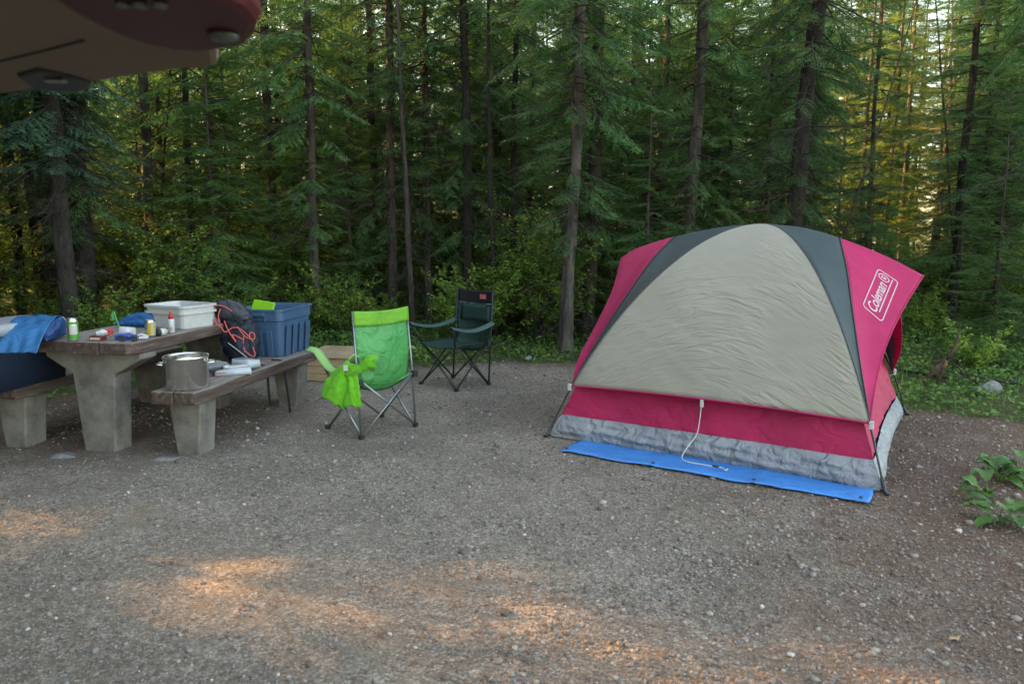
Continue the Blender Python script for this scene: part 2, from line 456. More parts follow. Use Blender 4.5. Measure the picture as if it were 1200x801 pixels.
# ------------------------------------------------------------------ spruces
needle_m = leafy('spruce_needles', (0.048, 0.13, 0.052), (0.090, 0.21, 0.078), (0.155, 0.28, 0.10), scale=1.4, trans=0.5)
fir_m = leafy('fir_needles', (0.055, 0.145, 0.05), (0.105, 0.235, 0.075), (0.175, 0.31, 0.095), scale=1.8, trans=0.5)
bough_m = leafy('blue_green_needles', (0.03, 0.085, 0.055), (0.055, 0.13, 0.085), (0.09, 0.18, 0.11), scale=2, trans=0.25)
shrub_m = leafy('shrub_leaves', (0.10, 0.21, 0.04), (0.19, 0.31, 0.065), (0.36, 0.42, 0.08), scale=1.2, trans=0.4, rough=0.5)
plant_m = leafy('groundcover_leaves', (0.06, 0.15, 0.034), (0.10, 0.22, 0.05), (0.18, 0.28, 0.07), scale=1.6, trans=0.35, rough=0.5)
twig_m = noisy('dead_twig', (0.025, 0.021, 0.018), (0.075, 0.066, 0.058), scale=5, rough=0.9, bump=0)
bark_m = noisy('bark_brown', (0.03, 0.024, 0.021), (0.115, 0.093, 0.08), scale=9, stretch=(1, 1, 0.28), rough=0.95, bump=1.0, bscale=30, bdist=0.03)
bark_g = noisy('bark_grey', (0.035, 0.031, 0.028), (0.14, 0.122, 0.108), scale=11, stretch=(1, 1, 0.3), rough=0.95, bump=1.0, bscale=34, bdist=0.03)
bark_d = noisy('bark_dark', (0.012, 0.010, 0.009), (0.055, 0.045, 0.039), scale=8, stretch=(1, 1, 0.4), rough=0.95, bump=1.0, bscale=26, bdist=0.05)

def blades(base, d, side, L, W):
    """n diamond quads: base (n,3), direction d, side vector, length L, width W"""
    mid = base + d * (L * 0.45)[:, None]
    return np.stack([base, mid + side * W[:, None], base + d * L[:, None], mid - side * W[:, None]], 1)

def rnd_unit(n):
    v = rng.normal(size=(n, 3)); return v / np.linalg.norm(v, axis=1)[:, None]

def norm(v): return v / np.maximum(1e-9, np.linalg.norm(v, axis=-1))[..., None]

def branch_template(L, droop, dens=1.0, bare=0.25, fine=0.045):
    """one conifer bough along +x: flat drooping spray of needled shoots. Returns quads (n,4,3) and the spine"""
    t = np.linspace(0, 1, 14)
    phase = rng.uniform(0, 6.28)
    sp = np.stack([L * t, 0.06 * L * np.sin(t * 4 + phase) * t, -droop * L * t ** 1.6 + 0.10 * L * t ** 3], 1)
    qs = []
    s = bare * L + 0.02
    while s < L:
        f = s / L
        p = np.array([np.interp(f, t, sp[:, k]) for k in range(3)])
        tg = norm(np.array([np.interp(min(1, f + .05), t, sp[:, k]) for k in range(3)]) - p)
        for sd_ in (-1, 1):
            if rng.random() > 0.92 * dens: continue
            l = (0.42 * L * (1 - f) ** 0.75 * min(1, (f - bare) * 5 + 0.35) + 0.05) * rng.uniform(0.55, 1.15)
            a = R(rng.uniform(42, 66)) * sd_
            d0 = np.array([tg[0] * math.cos(a) - tg[1] * math.sin(a), tg[0] * math.sin(a) + tg[1] * math.cos(a), tg[2] + rng.uniform(-0.25, 0.08)])
            d0 = norm(d0)
            k = max(2, int(l / 0.034)); u = (np.arange(k) + 0.5) / k
            pts = p + d0 * (u * l)[:, None]; pts[:, 2] -= 0.22 * l * u ** 2
            sl = (0.075 * (1 - 0.55 * u)) * rng.uniform(0.7, 1.2, k)
            for s2 in (-1, 1):
                b2 = R(48) * s2 + rng.uniform(-0.2, 0.2, k)
                d2 = np.stack([d0[0] * np.cos(b2) - d0[1] * np.sin(b2), d0[0] * np.sin(b2) + d0[1] * np.cos(b2), d0[2] + rng.uniform(-0.35, 0.2, k)], 1)
                d2 = norm(d2)
                side = norm(np.cross(d2, np.array([0, 0, 1.0]) + rng.normal(0, 0.35, (k, 3))))
                qs.append(blades(pts, d2, side, sl, np.full(k, 0.0065)))
            side = norm(np.cross(d0, np.array([0, 0, 1.0]) + rng.normal(0, 0.3, 3)))[None]
            qs.append(blades(p[None], norm(d0 - np.array([0, 0, 0.1]))[None], side, np.array([l * 1.05]), np.array([0.008])))
        s += rng.uniform(0.7, 1.3) * fine / dens ** 0.5
    return np.concatenate(qs), sp

def tubes_np(paths, radii, n=4):
    """many polyline tubes of equal point count: paths (m,k,3), radii (m,k)"""
    m_, k, _ = paths.shape
    d = np.gradient(paths, axis=1); d = norm(d)
    up = np.where(np.abs(d[..., 2:3]) < 0.9, np.array([0, 0, 1.0]), np.array([1.0, 0, 0]))
    x = norm(np.cross(d, up)); y = np.cross(d, x)
    a = np.arange(n) * 2 * np.pi / n
    V = paths[:, :, None] + radii[:, :, None, None] * (x[:, :, None] * np.cos(a)[:, None] + y[:, :, None] * np.sin(a)[:, None])
    id_ = np.arange(m_ * k * n).reshape(m_, k, n)
    F = np.stack([id_[:, :-1], np.roll(id_, -1, 2)[:, :-1], np.roll(id_, -1, 2)[:, 1:], id_[:, 1:]], -1)
    return V.reshape(-1, 3), F.reshape(-1, 4)

TEMPL = [branch_template(1.0, d, dn, br, 0.046) for d, dn, br in
         [(0.25, 1.0, 0.2), (0.4, 0.9, 0.25), (0.12, 1.0, 0.22), (0.5, 0.75, 0.35), (0.3, 0.6, 0.4), (0.05, 0.95, 0.2)]]

def rot_az(P, az, pitch):
    c, s = math.cos(pitch), math.sin(pitch)
    x = P[..., 0] * c - P[..., 2] * s; z = P[..., 0] * s + P[..., 2] * c; y = P[..., 1]
    c, s = math.cos(az), math.sin(az)
    return np.stack([x * c - y * s, x * s + y * c, z], -1)

def crown_mesh(name, H, z0, r_low, r_max, step, templ, mat, seed, gap=0.0, per=4, shade=False):
    """crown of boughs in loose whorls from z0 to H; r_low radius at z0, r_max in the fattest part"""
    rs = np.random.default_rng(seed)
    Q = []; paths = []; rad = []
    z = z0
    while z < H - 0.15:
        f = (z - z0) / (H - z0)
        r = np.interp(f, [0, 0.25, 0.5, 1], [r_low, r_max, r_max * 0.8, 0.12])
        k = rs.integers(per - 1, per + 2)
        a0 = rs.uniform(0, 6.28)
        for i in range(k):
            if rs.random() < gap * (1 - f): continue
            T, sp = TEMPL[templ[rs.integers(len(templ))]]
            sc = r * rs.uniform(0.6, 1.15)
            az = a0 + i * 2 * math.pi / k + rs.uniform(-0.5, 0.5)
            pitch = R(np.interp(f, [0, 0.6, 1], [-12, 5, 40])) + rs.uniform(-0.2, 0.2)
            flip = 1 if rs.random() < .5 else -1
            off = np.array([0, 0, z + rs.uniform(-0.1, 0.1)])
            keep = rs.random(len(T)) < (1.0 if shade or z < 5.0 else (0.40 if z < 7.5 else 0.14))
            Q.append(rot_az(T[keep] * np.array([sc, sc * flip, sc]), az, pitch) + off)
            if f < 0.75:
                paths.append(rot_az(sp * np.array([sc, sc * flip, sc]), az, pitch) + off)
                rad.append(np.linspace(0.010, 0.0025, len(sp)) * (0.7 + sc * 0.4))
        z += step * rs.uniform(0.6, 1.4) * (1.0 if shade or z < 6 else 1.7)
    Q = np.concatenate(Q); V = Q.reshape(-1, 3); F = np.arange(len(V)).reshape(-1, 4)
    tv, tf = tubes_np(np.array(paths), np.array(rad), 3)
    V = np.concatenate([V, tv]); F = np.concatenate([F, tf + len(Q) * 4])
    me = mesh_from(name, V, None, mat, False, quads=F)
    me.materials.append(twig_m)
    mi = np.zeros(len(F), dtype=np.int32); mi[len(Q):] = 1
    me.polygons.foreach_set('material_index', mi)
    return me

def dead_mesh(name, z0, z1, n, rl, seed, mat=None, hang=0.25):
    """bare dead side branches with forks, low on the trunk"""
    rs = np.random.default_rng(seed)
    P = []; Rr = []
    t = np.linspace(0, 1, 6)
    def path(base, d, L, r0):
        b = rs.normal(0, 0.10, 3) * L
        pts = base + d * (t * L)[:, None] + np.outer(np.sin(t * 3) * t, b); pts[:, 2] -= hang * L * t ** 2
        P.append(pts); Rr.append(np.linspace(r0, r0 * 0.25, 6)); return pts
    for i in range(n):
        z = rs.uniform(z0, z1) ; az = rs.uniform(0, 6.28); L = rl * rs.uniform(0.3, 1.1)
        d = norm(np.array([math.cos(az), math.sin(az), rs.uniform(-0.35, 0.25)]))
        m_ = path(np.array([0, 0, z]), d, L, 0.0065)
        for j in range(rs.integers(3, 8)):
            k = rs.integers(1, 5); d2 = norm(d + rs.normal(0, 0.6, 3))
            m2 = path(m_[k], d2, L * rs.uniform(0.2, 0.5), 0.003)
            for jj in range(2):
                path(m2[rs.integers(1, 5)], norm(d2 + rs.normal(0, 0.7, 3)), L * rs.uniform(0.1, 0.22), 0.002)
    V, F = tubes_np(np.array(P), np.array(Rr), 3)
    return mesh_from(name, V, None, mat or twig_m, False, quads=F)

def trunk_mesh(name, H, r0, mat, seed, lean=0.0, rough=0.06, kink=0.05):
    rs = np.random.default_rng(seed); n = 26; k = 90
    zz = (np.linspace(0, 1, k) ** 1.5) * (H + 0.35) - 0.35
    ph = rs.uniform(0, 6.28, 4)
    P = []
    for z in zz:
        f = max(0, z) / H
        r = r0 * (1 - 0.93 * f) + r0 * 0.5 * math.exp(-max(0, z) / 0.16)
        cx = kink * math.sin(z * 0.5 + ph[0]) + 0.012 * math.sin(z * 2.1 + ph[2]); cyy = kink * math.sin(z * 0.41 + ph[1]) + 0.012 * math.sin(z * 2.6 + ph[3])
        c0 = kink * math.sin(ph[0]); c1 = kink * math.sin(ph[1])
        for a in np.arange(n) * 2 * math.pi / n:
            rr = r * (1 + rough * (math.sin(3 * a + z * 1.1 + ph[0]) + 0.6 * math.sin(5 * a - z * 2.3 + ph[1])) + rs.normal(0, rough * 1.0)) + (0.10 * r if rs.random() < .06 else 0)
            P.append((cx - c0 + rr * math.cos(a), cyy - c1 + rr * math.sin(a), z))
    id_ = np.arange(k * n).reshape(k, n)
    F = np.stack([id_[:-1], np.roll(id_, -1, 1)[:-1], np.roll(id_, -1, 1)[1:], id_[1:]], -1).reshape(-1, 4)
    return mesh_from(name, np.array(P), None, mat, True, quads=F)

CR = {}
CR['sparse0'] = crown_mesh('crown', 13, 1.35, 0.6, 1.05, 0.13, [0, 1, 3, 4], needle_m, 11, gap=0.35)
CR['sparse1'] = crown_mesh('crown', 14, 1.0, 0.6, 1.15, 0.14, [1, 3, 4, 0], needle_m, 12, gap=0.45)
CR['dense0'] = crown_mesh('crown', 12, 1.2, 0.8, 1.2, 0.13, [0, 1, 2, 3], needle_m, 13, gap=0.2)
CR['dense1'] = crown_mesh('crown', 15, 2.2, 0.9, 1.3, 0.14, [0, 1, 2], needle_m, 14, gap=0.2)
CR['young0'] = crown_mesh('crown', 5.5, 0.45, 0.9, 0.95, 0.13, [2, 5, 0], fir_m, 15, gap=0.1, per=5)
CR['young1'] = crown_mesh('crown', 4.0, 0.3, 0.8, 0.75, 0.11, [2, 5], fir_m, 16, gap=0.1, per=5)
CR['far0'] = crown_mesh('crown', 13, 1.0, 1.0, 1.3, 0.20, [0, 1, 2, 3], needle_m, 24, gap=0.15, shade=True)
CR['far1'] = crown_mesh('crown', 16, 1.6, 1.0, 1.4, 0.22, [0, 1, 2], needle_m, 25, gap=0.2, shade=True)
CR['shade'] = crown_mesh('crown', 14, 0.6, 1.6, 1.9, 0.15, [0, 1, 2], needle_m, 19, gap=0.05, per=5, shade=True)
CR['slim'] = crown_mesh('crown', 8.5, 1.0, 0.75, 0.8, 0.16, [2, 5, 0], needle_m, 17, gap=0.15)
DD = {}
DD['d0'] = dead_mesh('dead_branches', 0.5, 3.6, 50, 0.7, 21)
DD['d1'] = dead_mesh('dead_branches', 0.4, 4.6, 60, 0.8, 22)
DD['d2'] = dead_mesh('dead_branches', 0.8, 6.0, 80, 1.3, 23)
HH = {'sparse0': 13, 'sparse1': 14, 'dense0': 12, 'dense1': 15, 'young0': 5.5, 'young1': 4.0, 'slim': 8.5, 'shade': 14, 'far0': 13, 'far1': 16}
TR = {}
for i, (k_, bm_) in enumerate([('b', bark_m), ('g', bark_g), ('d', bark_d)]):
    for j in range(2):
        TR[k_ + str(j)] = trunk_mesh('trunk', 1.0 * 13, 0.085, bm_, 30 + i * 5 + j)
TR['thin'] = trunk_mesh('trunk', 5.3, 0.035, bark_m, 50, kink=0.02)

def gz(x, y): return float(ground_z(np.array([x]), np.array([y]))[0])
def tree(x, y, crown, trunk, dead, label, group=None, s=1.0, w=1.0, rz=None, lean=(0, 0), name='spruce_tree', cat='tree'):
    """w scales the trunk's thickness only"""
    t = thing(name, label, cat, (x, y, gz(x, y)), 0, group)
    rz = random.uniform(0, 6.28) if rz is None else rz
    t.rotation_euler = (lean[1], lean[0], rz) if False else (0, 0, 0)
    t.rotation_euler = (R(-lean[1]), R(lean[0]), 0)
    zr = (0, 0, rz)
    if trunk:
        o = link('trunk', TR[trunk], t, (0, 0, 0), zr)
        h = HH.get(crown, 13)
        o.scale = (w * s, w * s, (h / 13 if trunk != 'thin' else h / 5.5) * s)
    if crown:
        o = link('crown', CR[crown], t, (0, 0, 0), zr); o.scale = (s, s, s)
    if dead:
        o = link('dead_branches', DD[dead], t, (0, 0, 0), (0, 0, rz + 1)); o.scale = (s, s, s)
    return t

# front trees whose trunks can be told apart (x, y, crown, trunk, dead, scale, width, lean, label)
FRONT = [
 (-2.67, 10.39, 'sparse0', 'b0', 'd1', 1.0, 0.72, (-0.3, 0), 'straight slim brown spruce just left of the chairs, behind the blue tote'),
 (-1.69, 10.9, 'sparse1', 'b1', 'd1', 1.05, 0.74, (0, 0), 'brown spruce rising directly behind the green chair'),
 (-1.21, 11.1, 'sparse0', 'g0', 'd0', 1.0, 0.62, (0, 0), 'thin straight spruce between the green chair and the dark chair'),
 (-1.35, 10.3, None, 'b0', 'd0', 0.62, 0.75, (-1, 0), 'very thin bare trunk close beside the thin spruce between the chairs'),
 (-0.61, 10.6, 'sparse1', 'd0', 'd1', 1.0, 0.78, (0.4, 0), 'dark spruce trunk right behind the high backed dark chair'),
 (-0.22, 9.9, None, 'd1', 'd0', 0.55, 0.75, (-0.6, 0), 'thin bare dark trunk just right of the dark chair'),
 (0.01, 11.3, 'sparse1', 'd0', 'd0', 1.0, 0.6, (0.2, 0), 'straight dark trunk standing alone midway between dark chair and tent'),
 (0.63, 8.9, 'sparse0', 'g0', 'd1', 1.0, 0.92, (0.9, 0), 'thick grey barked spruce at the gravel edge beside the tent'),
 (1.0, 10.0, 'dense0', 'b1', 'd1', 1.1, 0.95, (0.2, 0), 'dark brown spruce touching the grey barked one left of the tent'),
 (2.30, 10.2, 'sparse1', 'g1', 'd0', 1.1, 0.95, (1.0, 0), 'pale grey spruce trunk behind the left half of the tent'),
 (2.35, 12.1, 'sparse0', 'g0', 'd0', 1.0, 0.75, (0, 0), 'thinner grey trunk just behind the pale trunk at the tent'),
 (3.25, 9.3, 'sparse0', 'd0', 'd2', 1.1, 1.15, (3.7, 0), 'rough dark leaning spruce trunk behind the right half of the tent'),
 (-5.4, 11.6, 'sparse1', 'g1', 'd1', 1.0, 0.95, (-0.6, 0), 'grey spruce trunk behind the white plastic tubs'),
 (-5.75, 10.3, 'dense0', 'd1', 'd2', 1.1, 1.6, (0, 0), 'thick dark spruce with ragged bark behind the near end of the table'),
 (-6.4, 10.7, 'sparse1', 'd0', 'd2', 1.0, 1.5, (0.4, 0), 'thick dark spruce just left of the ragged one behind the table'),
 (-7.3, 11.4, 'sparse1', 'd0', 'd1', 1.0, 0.8, (0.3, 0), 'slim dark trunk at the left, above the blue cloth'),
 (-6.9, 11.3, 'dense1', 'd1', 'd1', 1.0, 0.8, (-1.2, 0), 'slim dark trunk leaning left beside the can and cloth'),
 (-4.75, 11.5, 'sparse0', 'd0', 'd0', 1.0, 0.62, (0, 0), 'thin dark spruce above the backpack'),
 (-5.6, 12.0, None, 'd1', 'd0', 0.42, 0.8, (7, 0), 'thin dead stem leaning right behind the table'),
 (5.95, 10.3, 'slim', 'd1', 'd0', 1.0, 0.72, (0.6, 0), 'thin dark spruce right of the tent behind the boulder'),
 (5.75, 7.9, 'sparse1', 'd0', 'd2', 1.0, 1.9, (-2.5, 0), 'large near spruce with drooping boughs at the right edge'),
 (6.95, 9.6, 'dense1', 'd1', 'd1', 1.0, 1.3, (-0.5, 0), 'bushy dark spruce filling the right edge behind the large near one'),
 (5.25, 11.4, 'slim', 'b0', None, 0.95, 0.5, (0.3, 0), 'slender young fir with layered boughs before the sunlit trees'),
]
for x, y, c, t_, d, s, w, ln, lb in FRONT:
    tree(x, y, c, t_, d, lb, s=s, w=w, lean=ln)

# dead standing and leaning stems
for x, y, s, w, ln, lb in [(-3.5, 11.8, .5, .7, (9, 0), 'dead grey stem leaning right behind the slim brown spruce'), (-0.9, 12.6, .6, .6, (-6, 0), 'thin dead stem leaning left behind the dark chair'),
                           (1.6, 11.3, .45, .7, (-11, 3), 'short dead stem leaning left beside the two close trunks'), (4.1, 10.4, .5, .6, (14, 0), 'dead pole tilting right above the tent peak'),
                           (-7.6, 10.6, .4, .8, (12, 0), 'broken dead stem tilting right at the far left'), (6.4, 10.9, .5, .7, (-9, 0), 'dead stem leaning left above the boulder')]:
    tree(x, y, None, random.choice(['g0', 'b1']), 'd0', lb, s=s, w=w * .8 / s * .5, lean=ln, name='dead_tree')

# young firs between the trunks
YG = [(-3.9, 10.2, 'young0', 0.9, 'young fir between the tote and the thin dark spruce'), (-0.2, 12.2, 'young0', 1.1, 'bushy young fir behind the gap right of the dark chair'),
      (1.7, 9.6, 'young1', 1.0, 'low young fir against the left shoulder of the tent'), (4.35, 9.4, 'young0', 0.45, 'young fir with spreading boughs over the right shoulder of the tent'),
      (5.0, 7.9, 'young1', 0.75, 'small fir beside the leaning dead stump'), (7.2, 9.4, 'young0', 1.1, 'dense young fir at the far right under the large spruce'),
      (-8.0, 9.9, 'young0', 1.0, 'young fir at the far left edge behind the cooler'), (-3.2, 12.6, 'young0', 1.25, 'tall young fir behind the slim brown spruce'),
      (3.2, 11.6, 'young0', 1.2, 'young fir filling the gap behind the top of the tent'), (7.2, 11.9, 'young0', 1.2, 'light green young fir beyond the boulder')]
for x, y, c, s, lb in YG:
    tree(x, y, c, 'thin', None, lb, s=s, w=1, name='young_fir')

# the forest behind
def where(x, y):
    u = 600 + 900 * x / y
    for lim, w_ in [(60, 'above the blue jacket and cooler'), (130, 'above the near end of the table'), (190, 'above the table and the yellow can'), (250, 'above the white tubs'), (310, 'above the backpack'),
                    (375, 'above the blue tote'), (440, 'behind the green chair'), (500, 'between the two folding chairs'), (560, 'right behind the dark chair'), (615, 'just right of the dark chair'),
                    (660, 'just left of the grey barked spruce'), (720, 'around the grey barked spruce'), (790, 'over the left shoulder of the tent'), (870, 'over the peak of the tent'),
                    (940, 'left of the leaning rough trunk'), (1000, 'right of the leaning rough trunk'), (1060, 'over the lettered wing of the tent'), (1120, 'above the dead stump'), (1160, 'above the boulder')]:
        if u < lim: return w_
    return 'at the right edge of the view'
LB = {'spruce_tree': 'one of the crowded spruces deeper in the forest, behind the front row of trunks', 'young_fir': 'one of the small firs deep among the back trunks'}
SD = (math.sin(SUN_AZ), math.cos(SUN_AZ))
def off_line(x, y, p):
    """distance from the sun's line through p, measured on the ground"""
    return abs((x - p[0]) * SD[1] - (y - p[1]) * SD[0])
pts = [(f[0], f[1]) for f in FRONT]
GOLD = []
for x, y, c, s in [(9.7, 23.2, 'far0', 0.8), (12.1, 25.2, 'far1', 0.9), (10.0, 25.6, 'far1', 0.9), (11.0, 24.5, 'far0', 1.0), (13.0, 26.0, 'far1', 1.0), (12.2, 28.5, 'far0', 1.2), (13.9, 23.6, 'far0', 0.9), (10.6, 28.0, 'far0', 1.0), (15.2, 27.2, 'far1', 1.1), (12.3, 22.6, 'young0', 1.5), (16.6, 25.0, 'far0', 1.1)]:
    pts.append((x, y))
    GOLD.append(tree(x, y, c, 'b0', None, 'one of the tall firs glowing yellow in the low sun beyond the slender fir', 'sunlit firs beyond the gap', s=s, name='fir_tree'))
cnt = 0; tries = 0
while cnt < 250 and tries < 20000:
    tries += 1
    d = 11.5 + 36 * random.random() ** 0.75
    u = random.uniform(-0.78, 0.78)
    x = u * d; y = d
    if any((x - a) ** 2 + (y - b_) ** 2 < (0.75 + 0.026 * d) ** 2 for a, b_ in pts): continue
    # an opening in the wood where the low sun gets in, and a thinner stand before it on the right
    if off_line(x, y, (12, 25)) < 4.2 and x < 13: continue
    if 0.39 < u < 0.60 and d < 23: continue
    pts.append((x, y)); cnt += 1
    c = random.choice(['sparse0', 'sparse1', 'dense0', 'dense1', 'dense0', 'slim'] if d < 21 else ['far0', 'far1'])
    tk = random.choice(['b0', 'b1', 'g0', 'd0', 'd1'])
    tree(x, y, c, tk, random.choice(['d0', 'd1', 'd0']) if d < 24 else None,
         {'b': 'brown', 'g': 'grey', 'd': 'dark'}[tk[0]] + ' barked ' + {'s': 'thin crowned', 'd': 'bushy', 'f': 'tall'}[c[0]] + ' spruce ' + ('in the near ranks, ' if d < 16 else 'in the middle ranks, ' if d < 23 else 'far back, ') + where(x, y),
         'spruces of the forest behind', s=random.uniform(0.85, 1.2) * (1.15 if d > 28 else 1), w=random.uniform(0.5, 0.95), lean=(random.uniform(-1.2, 1.2), random.uniform(-1, 1)))
cnt = 0
while cnt < 64:
    d = 10.5 + 16 * random.random(); u = random.uniform(-0.75, 0.75); x = u * d; y = d
    if any((x - a) ** 2 + (y - b_) ** 2 < 0.8 for a, b_ in pts) or 0.40 < u < 0.58: continue
    pts.append((x, y)); cnt += 1
    tree(x, y, random.choice(['young0', 'young1']), 'thin', None, 'small green fir ' + ('near ' if d < 15 else 'deep in the forest, ' if d > 20 else 'among the trunks, ') + ('the forest front, ' if d < 15 else '') + where(x, y), 'small firs of the forest behind', s=random.uniform(0.7, 1.3), name='young_fir')

sunlit_tint_m = leafy('sunlit_tint_needles', (0.07, 0.15, 0.04), (0.12, 0.19, 0.05), (0.19, 0.26, 0.06), scale=1.4, trans=0.5)  # yellower than the other needles: the low sun's glow put into the colour
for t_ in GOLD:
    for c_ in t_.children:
        if c_.name.startswith('crown'): c_.material_slots[0].link = 'OBJECT'; c_.material_slots[0].material = sunlit_tint_m
# unseen stand added at the left to shade the site from the low sun
SIDE = []
sd2 = np.random.default_rng(99)
k = 0; tries = 0
while k < 125 and tries < 9000:
    tries += 1
    x = sd2.uniform(-26, -6.5); y = sd2.uniform(-6, 11.5)
    if y > 0 and x / y > -0.80: continue
    if off_line(x, y, (-1.2, 3.15)) < 1.36: continue  # gap kept open along the sun's line for patches on the gravel
    if any((x - p_[0]) ** 2 + (y - p_[1]) ** 2 < 1.2 ** 2 for p_ in SIDE): continue
    SIDE.append((x, y)); k += 1
    tree(x, y, 'shade', random.choice(['b0', 'd1']), None,
         'one of the tall spruces added left of the campsite to shade it, out of view', 'unseen shade spruces left of the campsite', s=random.uniform(0.85, 1.1), w=1.1)

# ------------------------------------------------------------------ undergrowth
def leaf_mesh(name, x, y, zb, h, size, mat, dens_up=0.6, seed=5, long_=1.7):
    """single leaves (two folded halves) scattered at x,y with heights 0..h above ground zb"""
    rs = np.random.default_rng(seed); n = len(x)
    c = np.stack([x, y, zb + h * rs.random(n) ** dens_up], 1)
    L = size * rs.uniform(0.6, 1.3, n)
    az = rs.uniform(0, 6.28, n); tl = rs.uniform(-0.5, 0.6, n)
    d = np.stack([np.cos(az) * np.cos(tl), np.sin(az) * np.cos(tl), np.sin(tl)], 1)
    s = norm(np.cross(d, np.array([0, 0, 1.0]) + rs.normal(0, 0.35, (n, 3)))); up = np.cross(s, d)
    W = (L / long_ * 0.5)[:, None]; L = L[:, None]
    tip = c + d * L - up * L * 0.15
    a = c + d * L * 0.45 + s * W + up * W * 0.35; b_ = c + d * L * 0.45 - s * W + up * W * 0.35; mid = c + d * L * 0.5
    V = np.stack([c, a, tip, b_, mid], 1).reshape(-1, 3)
    base = (np.arange(n) * 5)[:, None, None]
    F = np.array([(0, 4, 1), (1, 4, 2), (0, 3, 4), (3, 2, 4)])[None] + base
    return mesh_from(name, V, None, mat, False, quads=F.reshape(-1, 3))

def undergrowth():
    n = 190000
    x = rng.uniform(-11, 11, n); y = rng.uniform(4.3, 15, n)
    m_ = gravel_mask(x, y) + 0.14 * nz(x, y, 1.3)
    clump = 0.5 + 0.5 * nz(x, y, 1.1, 4) + 0.35 * nz(x, y, 3.3, 8)
    left = np.clip((-2.4 - x) / 2.0, 0, 1)
    keep = (m_ < rng.uniform(-0.25, 0.12, n)) & (rng.random(n) < np.clip((clump + 0.12) * (1 - 0.35 * left), 0.22, 1)) & (rng.random(n) < np.clip(1.3 - (y - 6) * 0.075, 0.25, 1))
    x, y = x[keep], y[keep]; dep = np.clip(-gravel_mask(x, y), 0, 2.2)
    h = 0.05 + 0.13 * dep * (0.6 + 0.4 * nz(x, y, 1.9, 6))
    me = leaf_mesh('ground_cover', x, y, ground_z(x, y), np.clip(h, 0.03, 0.5), 0.052, plant_m)
    tag(link('ground_cover', me), 'leafy green ground cover spreading from the gravel edge under the trees', 'ground cover', kind='stuff')
    # grass blades and fine stalks along the pad's edge
    n = 26000
    x = rng.uniform(-10, 10, n); y = rng.uniform(4.0, 12, n)
    m_ = gravel_mask(x, y) + 0.14 * nz(x, y, 1.3)
    k = (m_ < rng.uniform(-0.5, 0.1, n) ** 1) & (rng.random(n) < np.clip(0.5 + 0.6 * nz(x, y, 2.1, 9), 0.03, 1))
    x, y = x[k], y[k]; n = len(x)
    b0 = np.stack([x, y, ground_z(x, y)], 1); L = rng.uniform(0.04, 0.22, n)
    d = norm(np.stack([rng.normal(0, 0.35, n), rng.normal(0, 0.35, n), np.ones(n)], 1)); s = norm(np.stack([rng.normal(size=n), rng.normal(size=n), np.zeros(n)], 1))
    V = blades(b0, d, s, L, np.full(n, 0.0035)).reshape(-1, 3)
    me = mesh_from('grass', V, None, plant_m, False, quads=np.arange(len(V)).reshape(-1, 4))
    tag(link('grass', me), 'thin grass blades at the edge of the gravel', 'grass', kind='stuff')
undergrowth()

def shrub_mesh(name, H, Rr, nleaf, seed, size=0.05):
    rs = np.random.default_rng(seed)
    k = 26; P = []; Rd = []; tips = []
    t = np.linspace(0, 1, 6)
    for i in range(k):
        az = rs.uniform(0, 6.28); l = H * rs.uniform(0.5, 1.1); sp = rs.uniform(0.1, 0.75) * Rr
        b0 = rs.normal(0, 0.06, 3) * [1, 1, 0]
        pts = b0 + np.stack([math.cos(az) * sp * t ** 1.3, math.sin(az) * sp * t ** 1.3, l * t - 0.15 * l * t ** 3], 1) + np.outer(np.sin(t * 6) * t, rs.normal(0, 0.03, 3))
        P.append(pts); Rd.append(np.linspace(0.006, 0.0015, 6))
        for j in range(4):
            q_ = pts[rs.integers(2, 6)]; d = norm(np.array([math.cos(az), math.sin(az), 0.8]) + rs.normal(0, 0.8, 3))
            p2 = q_ + d * (t * l * 0.3)[:, None]
            P.append(p2); Rd.append(np.linspace(0.003, 0.001, 6)); tips.append(p2)
        tips.append(pts)
    idx_ = rs.integers(0, len(tips), nleaf); f = rs.uniform(0.25, 1.0, nleaf) * 5
    T_ = np.array(tips)[idx_]; i0 = np.minimum(4, f.astype(int)); fr = (f - i0)[:, None]
    c = T_[np.arange(nleaf), i0] * (1 - fr) + T_[np.arange(nleaf), i0 + 1] * fr + rs.normal(0, 0.02, (nleaf, 3))
    leaf = leaf_mesh(name, c[:, 0], c[:, 1], c[:, 2], np.zeros(nleaf), size, shrub_m, seed=seed)
    V, F = tubes_np(np.array(P), np.array(Rd), 3)
    return leaf, mesh_from('stems', V, None, twig_m, False, quads=F)
SH = [shrub_mesh('leaves', 1.5, 0.9, 3400, 61, 0.055), shrub_mesh('leaves', 1.0, 0.8, 2600, 62, 0.06), shrub_mesh('leaves', 2.2, 0.9, 3600, 63, 0.05)]
def shrub(x, y, k, s, label, group=None, name='shrub'):
    t = thing(name, label, 'shrub', (x, y, gz(x, y)), random.uniform(0, 6.28), group)
    a = link('leaves', SH[k][0], t); b_ = link('stems', SH[k][1], t)
    a.scale = b_.scale = (s, s, s); return t
for x, y, k_, s, lb in [(-3.3, 9.3, 1, 0.8, 'leafy shrub beneath the slim brown spruce behind the tote'), (-0.5, 9.6, 1, 0.55, 'low leafy shrub on the bank behind the dark chair'),
                        (1.9, 8.9, 1, 0.6, 'leafy shrub peeping over the gravel between two trunks and the tent'), (-4.6, 8.6, 1, 0.7, 'leafy shrub seen over the white tubs'),
                        (4.6, 7.5, 1, 0.5, 'low shrub right of the tent next to the leaning stump'), (-6.3, 7.8, 1, 0.9, 'green shrub under the table edge at the far left')]:
    shrub(x, y, k_, s, lb)
cnt = 0
